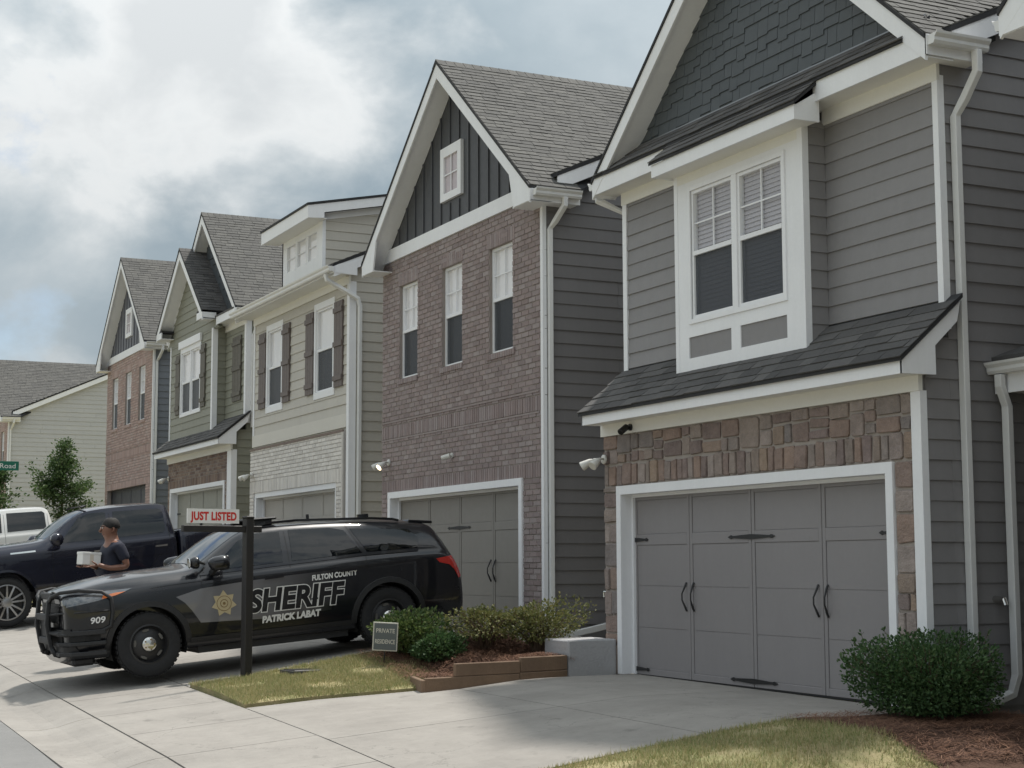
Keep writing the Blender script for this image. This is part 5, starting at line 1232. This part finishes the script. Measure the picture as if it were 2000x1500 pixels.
# ------------------------------------------------------------------ pickup trucks
def pickup(label, loc, rot, pnt, chrome=True):
    c = thing('pickup_truck', label, 'pickup truck', loc, rot, 'pickup trucks parked on the driveways')
    st = [(-.96, .62, .70, .68, 1.06, .60, 1.12, 1.13), (-.94, .78, .86, .84, 1.14, .74, 1.22, 1.24), (-.82, .86, .96, .94, 1.20, .80, 1.29, 1.31), (-.55, .90, 1.0, .98, 1.23, .82, 1.33, 1.36), (-.1, .92, 1.02, 1.0, 1.25, .83, 1.36, 1.40), (.4, .92, 1.02, 1.0, 1.265, .83, 1.38, 1.425),
          (.66, .92, 1.02, 1.0, 1.275, .83, 1.40, 1.44), (.78, .92, 1.02, 1.0, 1.28, .825, 1.45, 1.49), (1.05, .92, 1.02, 1.0, 1.285, .78, 1.66, 1.71), (1.32, .92, 1.02, 1.0, 1.29, .745, 1.83, 1.88), (1.50, .92, 1.02, 1.0, 1.295, .73, 1.875, 1.935), (1.9, .92, 1.02, 1.0, 1.30, .725, 1.905, 1.965), (2.5, .92, 1.02, 1.0, 1.31, .735, 1.905, 1.96), (2.80, .92, 1.02, 1.0, 1.315, .735, 1.895, 1.945),
          (2.90, .92, 1.02, 1.0, 1.32, .745, 1.86, 1.90), (2.955, .92, 1.02, 1.0, 1.31, .80, 1.55, 1.57), (2.985, .92, 1.01, .99, 1.28, .85, 1.40, 1.40), (3.0, .80, .90, .88, 1.2, .7, 1.3, 1.3)]
    me, bvh = loft(st, .46, ((0, .43),), .51, cr=1.7)
    me.materials.clear(); me.materials.append(pnt); link('cab', me, c)
    sb = [(3.02, .80, .98, .97, 1.28, .86, 1.38, 1.38), (3.03, .90, 1.02, 1.0, 1.34, .93, 1.42, 1.41), (3.4, .92, 1.025, 1.0, 1.35, .94, 1.425, 1.41), (4.4, .92, 1.02, 1.0, 1.35, .94, 1.425, 1.41), (4.88, .90, 1.0, .98, 1.34, .92, 1.42, 1.41), (4.90, .8, .9, .88, 1.25, .84, 1.36, 1.36)]
    me2, bvh2 = loft(sb, .52, ((3.745, .43),), .50); me2.materials.clear(); me2.materials.append(pnt); link('bed', me2, c)
    drape(c, 'bed_cover', TRIMB, [[(-.86, 3.06), (.86, 3.06), (.86, 4.84), (-.86, 4.84)]], bvh2, lambda x, y: ((x, y, 3), (0, 0, -1)), .008, step=.3)
    for y, bv in ((0, bvh), (3.745, bvh2)):
        for s in (-1, 1): wheel(c, s * .875, y, .415, .415, .275, 'alloy', s)
        for ray in (SIDE, SIDE2): arch_trim(c, bv, y, .43, .50, .545, RAD(-5), RAD(185), pnt, ray=ray)
        for s in (-1, 1): well(c, y, .43, .505, s * .95, s * .5)
    MB().box(-.8, .8, -.5, 4.7, .42, .55).build('chassis', TRIMB, c)
    for ray in (SIDE, SIDE2):
        s = ray(0, 0)[0][0] / 2
        drape(c, 'window', CARGL, [[(.95, 1.345), (1.77, 1.36), (1.79, 1.825), (1.50, 1.825), (1.31, 1.76)]], bvh, ray, .005)
        drape(c, 'window', CARGL, [[(1.90, 1.365), (2.74, 1.385), (2.80, 1.43), (2.80, 1.77), (2.74, 1.815), (1.92, 1.825)]], bvh, ray, .005)
        seam(c, bvh, [(.80, .60), (.80, 1.28), (.92, 1.36)], ray=ray); seam(c, bvh, [(1.84, .55), (1.84, 1.33), (1.85, 1.80)], ray=ray); seam(c, bvh, [(2.42, .70), (2.62, .95), (2.86, 1.12), (2.86, 1.75)], ray=ray)
        for y in (1.62, 2.70): drape(c, 'door_handle', CHROME if chrome else pnt, [[(y - .12, 1.135), (y + .10, 1.14), (y + .10, 1.17), (y - .11, 1.165)]], bvh, ray, .03)
        drape(c, 'body_crease', pnt, strip([(.55, 1.02), (1.8, 1.02), (2.9, 1.03)], .05), bvh, ray, .014)
        if chrome: drape(c, 'fender_badge', CHROME, strip([(.10, 1.235), (.52, 1.245)], .028), bvh, ray, .008)
        MB().tube([(s * .98, .93, 1.36), (s * 1.08, .93, 1.37)], 0, rect=(.05, .05)).build('mirror_arm', TRIMB, c)
        MB().tube([(s * 1.07, .92, 1.40), (s * 1.10, .86, 1.41), (s * 1.20, .86, 1.41), (s * 1.25, .90, 1.40)], [.08, .115, .115, .09], 12).build('mirror', pnt, c, smooth=True)
        MB().tube([(s * .97, .60, .47), (s * 1.0, .75, .42), (s * 1.0, 2.7, .42), (s * .97, 2.85, .47)], .04, 8).build('step_bar', TRIMB, c)
        drape(c, 'headlight', CLEARL, [[(-.92, 1.03), (-.58, 1.10), (-.58, 1.20), (-.88, 1.15)]], bvh, ray, .008)
        drape(c, 'tail_light', REDL, [[(4.72, .98), (4.82, .98), (4.82, 1.30), (4.72, 1.30)]], bvh2, ray, .008)
    drape(c, 'windshield', WSHIELD, [[(-.78, .04), (.78, .04), (.70, .92), (-.70, .92)]], bvh, slant(.68, 1.43, 1.46, 1.91), .006)
    drape(c, 'rear_window', CARGL, [[(-.6, .1), (.6, .1), (.58, .9), (-.58, .9)]], bvh, slant(2.99, 1.45, 2.90, 1.83), .006)
    drape(c, 'grille', TRIMB, [[(-.66, .78), (.66, .78), (.66, 1.1), (-.66, 1.1)]], bvh, FRONT, .01)
    MB().tube([(-.98, -.80, .66), (-.85, -.98, .66), (.85, -.98, .66), (.98, -.80, .66)], 0, rect=(.10, .20)).build('bumper', CHROME if chrome else pnt, c, bevel=.02)
    MB().tube([(-.66, 1.40, 1.94), (-.60, 1.48, 1.965), (.60, 1.48, 1.965), (.66, 1.40, 1.94)], 0, rect=(.05, .025)).build('roof_trim', TRIMB, c)
    return c
def park(X_, Yf): 
    z0, z1 = g(X_, Yf), g(X_, Yf + 3.745); return (X_, Yf, z0), (math.atan2(z1 - z0, 3.745), 0, 0)
l_, r_ = park(-29.75, 4.42)
pickup('dark navy crew-cab pickup with bright alloy wheels parked beyond the patrol car', l_, r_, NAVYP)
l_, r_ = park(-37.9, 3.95)
wt = pickup('white pickup at the left edge, behind the dark pickup', l_, r_, WHITEP, False); wt.scale = (.93, .93, .915)
# ------------------------------------------------------------------ person and box
SKIN = pm('skin_brown', (.20, .095, .062), .5, .1, 8); SHIRT = pm('shirt_navy', (.018, .02, .034), .9, .15, 6, bump=.004, bscale=14)
PANTS = pm('trousers_dark', (.02, .02, .026), .9, .12, 6); HAIR = pm('hair_black', (.012, .010, .009), .8, .2, 30); SHOE = pm('shoe_black', (.012, .012, .012), .5, .1); BOXW = pm('carton_white', (.70, .69, .66), .6, .05, 4); BOXT = pm('carton_tape', (.55, .50, .42), .4, .05)
def skin_mesh(name, mat, par, verts, edges, rad, root=0, lvl=2):
    me = bpy.data.meshes.new(name); me.from_pydata(verts, edges, []); o = link(name + '_tmp', me)
    m = o.modifiers.new('k', 'SKIN'); m.use_smooth_shade = True; m.branch_smoothing = .3
    sv = me.skin_vertices[0].data
    for i, r in enumerate(rad): sv[i].radius = r if isinstance(r, tuple) else (r, r)
    sv[root].use_root = True
    s = o.modifiers.new('s', 'SUBSURF'); s.levels = lvl; s.render_levels = lvl
    dg = bpy.context.evaluated_depsgraph_get(); dg.update(); res = bpy.data.meshes.new_from_object(o.evaluated_get(dg), depsgraph=dg); bpy.data.objects.remove(o)
    res.materials.clear(); res.materials.append(mat)
    for p in res.polygons: p.use_smooth = True
    return link(name, res, par)
def person(loc, rot):
    p = thing('person', 'person in a dark short-sleeved shirt walking with a white box in both hands', 'person', loc, rot)
    # facing -y; +x is the person's left
    V = [(0, .02, .98), (0, .02, 1.12), (0, .03, 1.30), (0, .04, 1.47), (0, .028, 1.53), (0, .004, 1.578), (0, -.012, 1.65), (0, -.010, 1.73),
         (.10, .02, .94), (.11, -.06, .52), (.11, .02, .10), (.11, -.12, .05), (-.10, .02, .94), (-.11, .10, .52), (-.11, .26, .14), (-.11, .16, .07),
         (.21, .05, 1.44), (.25, .15, 1.19), (.205, -.06, 1.17), (.165, -.20, 1.215), (-.21, .04, 1.44), (-.25, .13, 1.19), (-.205, -.06, 1.17), (-.165, -.20, 1.215)]
    E_ = [(0, 1), (1, 2), (2, 3), (3, 4), (4, 5), (5, 6), (6, 7), (0, 8), (8, 9), (9, 10), (10, 11), (0, 12), (12, 13), (13, 14), (14, 15), (3, 16), (16, 17), (17, 18), (18, 19), (3, 20), (20, 21), (21, 22), (22, 23)]
    R_ = [(.165, .13), (.16, .125), (.18, .13), (.155, .10), .078, (.080, .088), (.10, .12), (.09, .11), .088, .062, .045, .04, .088, .062, .045, .04, .062, .045, .034, .028, .062, .045, .034, .028]
    bo = skin_mesh('body', SKIN, p, V, E_, R_)
    bm = bmesh.new(); bm.from_mesh(bo.data); bv = BVHTree.FromBMesh(bm); bm.free()
    def fy(x, z): h = bv.ray_cast(Vector((x, -.35, z)), Vector((0, 1, 0))); return h[0].y if h[0] is not None else -.12
    # clothes follow the body a little outside it
    T = [V[i] for i in (0, 1, 2, 3)] + [(0, .024, 1.505)] + [V[16], (.232, .135, 1.25), V[20], (-.232, .11, 1.25), (0, .02, .86)]
    skin_mesh('shirt', SHIRT, p, T, [(9, 0), (0, 1), (1, 2), (2, 3), (3, 4), (3, 5), (5, 6), (3, 7), (7, 8)], [(.19, .152), (.185, .148), (.20, .148), (.172, .118), (.092, .088), .082, .07, .082, .07, (.180, .138)])
    Q = [(0, .02, 1.04), (0, .02, .95), (.09, .015, .86), (.11, -.06, .52), (.11, .02, .12), (-.09, .03, .86), (-.11, .10, .52), (-.11, .26, .16)]
    skin_mesh('trousers', PANTS, p, Q, [(0, 1), (1, 2), (2, 3), (3, 4), (1, 5), (5, 6), (6, 7)], [(.160, .125), (.165, .130), .105, .08, .062, .105, .08, .062])
    for x, y, z in ((.11, -.02, g(0, 0) * 0 + .05), (-.11, .24, .09)): MB().tube([(x, y + .06, z + .0), (x, y, z + .015), (x, y - .10, z), (x, y - .20, z - .012)], [.038, .05, .048, .03], 10).build('shoe', SHOE, p, smooth=True)
    # head details
    h = MB(); h.lathe([(0, .092), (.05, .086), (.088, .058), (.108, .012), (.112, -.025), (.10, -.045)], (0, .014, 1.708), 'z', 20)
    ho = h.build('hair', HAIR, p, smooth=True)
    ny = fy(0, 1.632)
    MB().tube([(0, ny + .004, 1.668), (0, ny - .022, 1.628), (0, ny - .004, 1.615)], [.009, .017, .013], 8).build('nose', SKIN, p, smooth=True)
    for s in (-1, 1):
        ey = fy(s * .034, 1.665)
        MB().lathe([(0, -.006), (.010, -.004), (.012, .002), (0, .006)], (s * .034, ey, 1.665), 'y', 10).build('eye', pm('eye_white', (.5, .48, .45), .3, .02), p, smooth=True)
        MB().lathe([(0, -.008), (.006, -.006), (0, -.002)], (s * .034, ey, 1.665), 'y', 8).build('iris', HAIR, p); MB().tube([(s * .056, fy(s * .056, 1.688) - .002, 1.685), (s * .035, ey - .006, 1.691), (s * .016, ey - .008, 1.687)], .005, 6).build('eyebrow', HAIR, p)
        MB().tube([(s * .09, .0, 1.618), (s * .106, .012, 1.638), (s * .108, .012, 1.663), (s * .092, .0, 1.678)], .011, 6).build('ear', SKIN, p, smooth=True)
        # hand under the box: palm and five fingers
        wx = s * .165; hm = MB(); hm.tube([(wx, -.19, 1.205), (wx - s * .012, -.25, 1.20), (wx - s * .025, -.295, 1.195)], 0, rect=(.075, .028)); ha = hm.build('hand', SKIN, p, bevel=.008)
        for k, (dx, ln) in enumerate(((-.034, .062), (-.012, .074), (.011, .078), (.033, .070))):
            bx = wx - s * .025 + dx; MB().tube([(bx, -.292, 1.193), (bx - s * .004, -.292 - ln * .5, 1.189), (bx - s * .008, -.292 - ln, 1.198)], [.0095, .009, .007], 8).build('finger', SKIN, ha, smooth=True)
        MB().tube([(wx + s * .036, -.22, 1.21), (wx + s * .042, -.255, 1.235), (wx + s * .03, -.285, 1.26)], [.012, .011, .008], 8).build('thumb', SKIN, ha, smooth=True)
    MB().tube([(-.024, fy(-.024, 1.588) - .001, 1.588), (0, fy(0, 1.586) - .003, 1.586), (.024, fy(.024, 1.588) - .001, 1.588)], .0065, 6).build('mouth', pm('lips', (.16, .06, .05), .5, .05), p, smooth=True)
    return p
PX, PY = -22.0, 4.66
pr_ = person((PX, PY, g(PX, PY)), (0, 0, .12)); pr_.scale = (1.08, 1.08, 1.08)
bx = thing('carton', 'white cardboard box held by the walking person', 'box', (PX - .04, PY - .29, g(PX, PY) + 1.312), (-0.05, 0, .12))
MB().box(-.12, .12, -.10, .15, 0, .165).build('carton_body', BOXW, bx, bevel=.006); MB().box(-.122, .122, .0, .05, -.001, .1665).build('tape', BOXT, bx); MB().box(-.124, .124, -.104, .154, .135, .168).build('lid_flap', BOXW, bx, bevel=.004)
# ------------------------------------------------------------------ plants
def leafmat(name, pal, tr=.3): return pm(name, pal[0], .55, .12, 5, palette=pal, trans=tr, spec=.35)
LBOX = leafmat('leaf_box', [(.032, .07, .024), (.05, .10, .034), (.08, .145, .05), (.04, .085, .03), (.12, .18, .07)])
LSHR = leafmat('leaf_shrub', [(.045, .085, .026), (.08, .13, .036), (.13, .18, .05), (.06, .10, .03), (.20, .23, .085)])
LAZA = leafmat('leaf_azalea', [(.075, .09, .028), (.12, .135, .042), (.18, .18, .06), (.09, .105, .033), (.24, .21, .085)])
LTREE = leafmat('leaf_tree', [(.035, .07, .022), (.06, .11, .034), (.095, .15, .05), (.045, .085, .028), (.14, .19, .07)], .35)
BARK = pm('bark', (.11, .085, .06), .9, .2, 8, bump=.006, bscale=50); TWIG = pm('twig', (.09, .06, .04), .9, .15, 8)
def leaves(mb, rnd, pts, size, up=.35):
    for p, n in pts:
        p = Vector(p); d = Vector((rnd.gauss(0, 1), rnd.gauss(0, 1), rnd.gauss(0, .7))) * .8 + Vector(n) * 1.0 + Vector((0, 0, up))
        d.normalize(); a = d.cross(Vector((rnd.gauss(0, 1), rnd.gauss(0, 1), rnd.gauss(0, 1)))).normalized(); L_ = size * rnd.uniform(.65, 1.35); w = L_ * rnd.uniform(.26, .36)
        n2 = a.cross(d); q = p + d * L_ * .5; f = n2 * L_ * .10
        mb.add([p, q - a * w + f, p + d * L_, q + a * w + f], [(0, 1, 2), (0, 2, 3)])
def shrub(name, label, loc, rx, ry, rz, n, size, mat, seed, boxy=1.0, stems=9, lump=.18, base=.10, holes=0.0, group=None):
    """leafy shrub: leaves through a lumpy volume, twigs from the ground"""
    rnd = random.Random(seed); t = thing(name, label, 'shrub', loc, group=group); mb = MB(); tw = MB(); pts = []
    lumps = [(Vector((rnd.gauss(0, 1), rnd.gauss(0, 1), abs(rnd.gauss(0, 1)))).normalized(), rnd.uniform(-lump, lump)) for _ in range(18)]
    def R(d):
        k = 1.0
        for l, s in lumps: k += s * max(0, d.dot(l) - .55) * 2.2
        if boxy > 1: k *= (abs(d.x) ** (2 * boxy) + abs(d.y) ** (2 * boxy) + abs(d.z) ** (2 * boxy)) ** (-1 / (2 * boxy))
        return k
    ends = []
    for _ in range(n):
        d = Vector((rnd.gauss(0, 1), rnd.gauss(0, 1), rnd.gauss(0, 1))).normalized(); r = rnd.random() ** .42
        if holes and math.sin(d.x * 7 + seed) * math.sin(d.y * 6 + 1) * math.sin(d.z * 5 + 2) > .34 / holes and r > .35: continue
        k = R(d) * (r + rnd.uniform(0, .05)); p = (d.x * rx * k, d.y * ry * k, base + rz + d.z * rz * k)
        if p[2] < .02: continue
        pts.append((p, d))
    leaves(mb, rnd, pts, size)
    for _ in range(stems * 6):
        d = Vector((rnd.gauss(0, 1), rnd.gauss(0, 1), rnd.uniform(.1, 1.3))).normalized(); k = R(d) * rnd.uniform(.75, .98); e = Vector((d.x * rx * k, d.y * ry * k, base + rz + d.z * rz * k))
        s = Vector((rnd.uniform(-.06, .06), rnd.uniform(-.06, .06), -.03)); m = s + (e - s) * .5 + Vector((rnd.uniform(-.05, .05), rnd.uniform(-.05, .05), .06)); tw.tube([s, m, e], [.009, .006, .003], 5)
    for _ in range(int(n / 260)):                       # stray shoots past the outline
        d = Vector((rnd.gauss(0, 1), rnd.gauss(0, 1), abs(rnd.gauss(0, .9)))).normalized(); k = R(d); s = Vector((d.x * rx * k, d.y * ry * k, base + rz + d.z * rz * k)) * .97
        e = s + (d * .5 + Vector((rnd.gauss(0, .25), rnd.gauss(0, .25), .7))).normalized() * rnd.uniform(.04, .12); tw.tube([s - d * .1, s, e], [.004, .003, .0015], 4)
        leaves(mb, rnd, [(s.lerp(e, rnd.uniform(.1, 1)), d) for _ in range(9)], size)
    mb.build('foliage', mat, t); tw.build('stem', TWIG, t); return t
def gz(x, y, d=0): return (x, y, g(x, y) + d)
shrub('boxwood_shrub', 'clipped dark green boxwood in front of the nearest garage corner', gz(-10.64, 8.94), .50, .50, .265, 19000, .032, LBOX, 3, boxy=2.0, base=.07, lump=.22)
shrub('low_shrub', 'small dark green shrub behind the little grey yard sign', gz(-17.98, 7.38, .08), .46, .36, .22, 5200, .042, LSHR, 5, base=.02, lump=.3, group='shrubs in the mulch bed')
shrub('low_shrub', 'low dark green shrub just right of the little yard sign', gz(-17.45, 7.50, .08), .34, .34, .165, 3600, .042, LBOX, 6, base=.02, lump=.3, group='shrubs in the mulch bed')
shrub('azalea_shrub', 'loose yellow-green azalea in the middle of the mulch bed', gz(-17.55, 8.15, .12), .48, .44, .215, 3400, .036, LAZA, 8, base=.12, lump=.35, holes=1.0, group='shrubs in the mulch bed')
shrub('azalea_shrub', 'taller yellow-green azalea beside the brick house downspout', gz(-17.25, 8.72, .14), .50, .48, .235, 4200, .036, LAZA, 9, base=.12, lump=.35, holes=1.0, group='shrubs in the mulch bed')
def tree(label, loc, h, crown_z, spread, n, seed, group):
    """young street tree: tapered trunk, limbs, leaf clumps along the limbs"""
    rnd = random.Random(seed); t = thing('street_tree', label, 'tree', loc, group=group); tr = MB(); mb = MB(); br = MB()
    tr.tube([(0, 0, -.1), (.02, .01, h * .3), (-.02, .02, h * .6), (.0, .0, h * .97)], [.06, .05, .035, .008], 9); pts = []
    for i in range(38):
        f = rnd.uniform(0, 1) ** .85; z = crown_z + (h - crown_z) * f * .93; a = rnd.uniform(0, 6.28); L_ = spread * (1 - f) ** .62 * rnd.uniform(.45, 1.12) + .10
        e = Vector((math.cos(a) * L_, math.sin(a) * L_, z + L_ * rnd.uniform(.25, .75))); b = Vector((0, 0, z)); m = (b + e) / 2 + Vector((0, 0, .04)); br.tube([b, m, e], [.016, .010, .003], 5)
        for _ in range(n // 38):
            k = rnd.uniform(.2, 1.05); p = b.lerp(e, k) + Vector((rnd.gauss(0, .11), rnd.gauss(0, .11), rnd.gauss(0, .10))); pts.append((p, Vector((math.cos(a), math.sin(a), .3))))
    leaves(mb, rnd, pts, .085, .0)
    tr.build('trunk', BARK, t, smooth=True); br.build('limbs', BARK, t); mb.build('crown', LTREE, t); return t
tree('bushy young street tree in front of the cream house', gz(-50.2, 9.15), 3.85, .5, 1.15, 8200, 12, 'young street trees')
tree('young street tree cut by the left edge, below the road sign', gz(-44.6, 6.35), 2.95, .5, .85, 4600, 17, 'young street trees')
# ------------------------------------------------------------------ signs, lights, small things
REDT = pm('sign_red', (.55, .03, .02), .5, .04); SIGNW = pm('sign_white', (.72, .71, .68), .5, .04); POSTB = pm('post_black', (.018, .016, .015), .55, .15, 6)
def flat_text(par, body, size, mat, origin, udir, vdir, width=None, offset=0.0, shear=0.0, th=.0, name='lettering', spacing=1.0):
    v, f = text_vf(body, size, shear, offset, width, spacing); o, u, w = Vector(origin), Vector(udir), Vector(vdir)
    return MB().add([o + u * a + w * b for a, b in v], f).build(name, mat, par)
# for-sale post: its arm points away from the camera along the street, the rider hangs above it
BX, BY = -18.40, 5.50; bz = g(BX, BY) + .04
sp = thing('sign_post', 'black wooden for-sale post with arm and white rider sign', 'sign post', (BX, BY, bz), (0, 0, RAD(14)))
MB().box(-.05, .05, -.05, .05, -.12, 1.82).build('post', POSTB, sp, bevel=.006)
MB().box(-.055, .055, -.055, .055, 1.82, 1.85).build('post_cap', POSTB, sp, bevel=.008)
MB().box(-.03, .03, -.86, .17, 1.66, 1.735).build('arm', POSTB, sp, bevel=.006)
rd_ = MB().box(-.012, .012, -.80, -.13, 1.76, 1.925).build('rider_board', SIGNW, sp)
flat_text(rd_, 'JUST LISTED', .128, REDT, (.0135, -.765, 1.798), (0, 1, 0), (0, 0, 1), width=.60, offset=.0055, spacing=1.05)
for y in (-.62, -.22): MB().box(-.01, .01, y - .012, y + .012, 1.73, 1.765).build('bracket', IRON, sp)
# yard sign
ys = thing('yard_sign', 'small grey yard sign reading private residence in front of the shrub', 'sign', (-17.74, 6.95, g(-17.7, 7.02) + .11), (RAD(3), RAD(3), RAD(64)))
GREYS = pm('yard_sign_grey', (.10, .115, .115), .5, .05); CREAM = pm('yard_sign_cream', (.55, .53, .46), .5, .04)
MB().box(-.145, .145, -.008, .008, .10, .43).build('board', CREAM, ys, bevel=.003); MB().box(-.132, .132, -.0105, -.007, .113, .417).build('face', GREYS, ys)
flat_text(ys, 'PRIVATE', .07, CREAM, (-.108, -.0125, .31), (1, 0, 0), (0, 0, 1), width=.216, offset=.001); flat_text(ys, 'RESIDENCE', .07, CREAM, (-.116, -.0125, .185), (1, 0, 0), (0, 0, 1), width=.232, offset=.001)
MB().tube([(0, .012, .30), (0, .012, -.25)], .008, 6).build('stake', IRON, ys)
# street-name sign
gs = pm('sign_green', (.005, .12, .075), .4, .05); sx, sy = -41.8, 6.05; sz = g(sx, sy)
ss = thing('street_sign', 'green street-name blade at the left edge ending in the word Road', 'street sign', (sx, sy, sz), (0, 0, 0))
MB().tube([(0, -.25, -.2), (0, -.25, 3.2)], .03, 10).build('post', ALLOY, ss)
bl = MB().box(-.006, .006, -.72, .50, 2.72, 2.95).build('blade', gs, ss, bevel=.002)
flat_text(bl, 'on Road', .17, SIGNW, (.0075, -.22, 2.775), (0, 1, 0), (0, 0, 1), width=.64)
# wall lights and cameras
floodlight((-16.60, 9.31 - .045, 2.47), 'white twin floodlight on the stone garage pier')
floodlight((-24.55, 9.688, 2.90), 'lit white twin floodlight on the left of the brown brick garage', lit=True)
floodlight((-32.45, 9.76, 3.10), 'white twin floodlight at the corner of the white brick garage')
floodlight((-40.5, 10.02, 3.42), 'white twin floodlight left of the mixed brick garage')
def camera_box(loc, mat, label, dirv):
    t = thing('security_camera', label, 'security camera', loc); d = Vector(dirv).normalized()
    MB().lathe([(0, 0), (.04, 0), (.04, -.02), (0, -.02)], (0, 0, 0), 'y', 14).build('mounting_plate', mat, t, smooth=.6)
    MB().tube([(0, -.015, 0), (0, -.06, -.01), Vector((0, -.075, -.015)) + d * .0], .014, 8).build('bracket', mat, t, smooth=True)
    a = Vector((0, -.085, -.02)); MB().tube([a - d * .05, a - d * .045, a + d * .085, a + d * .09], [.03, .038, .038, .032], 14).build('housing', mat, t, smooth=.7); MB().tube([a + d * .089, a + d * .094], .024, 12).build('lens', DARKT, t); return t
camera_box((-15.98, 9.265, 2.80), IRON, 'black security camera under the stone garage eave', (.3, -.8, -.5))
camera_box((-22.0, 9.69, 2.86), LAMPW, 'white security camera in the middle of the brown brick wall', (-.7, -.7, -.25))
hb = MB().tube([(-16.70, 9.36, .92), (-16.80, 9.36, .92), (-16.80, 9.36, .86)], .02, 8); tag(hb.build('hose_tap', CHROME), 'small metal hose tap at the left corner of the stone garage', 'tap')
hb = MB().tube([(-11.02, 10.05, .93), (-10.90, 10.05, .93), (-10.88, 10.05, .88)], [.03, .022, .02], 8); tag(hb.build('hose_tap', CHROME), 'small metal hose tap on the grey siding near the porch downspout', 'tap')
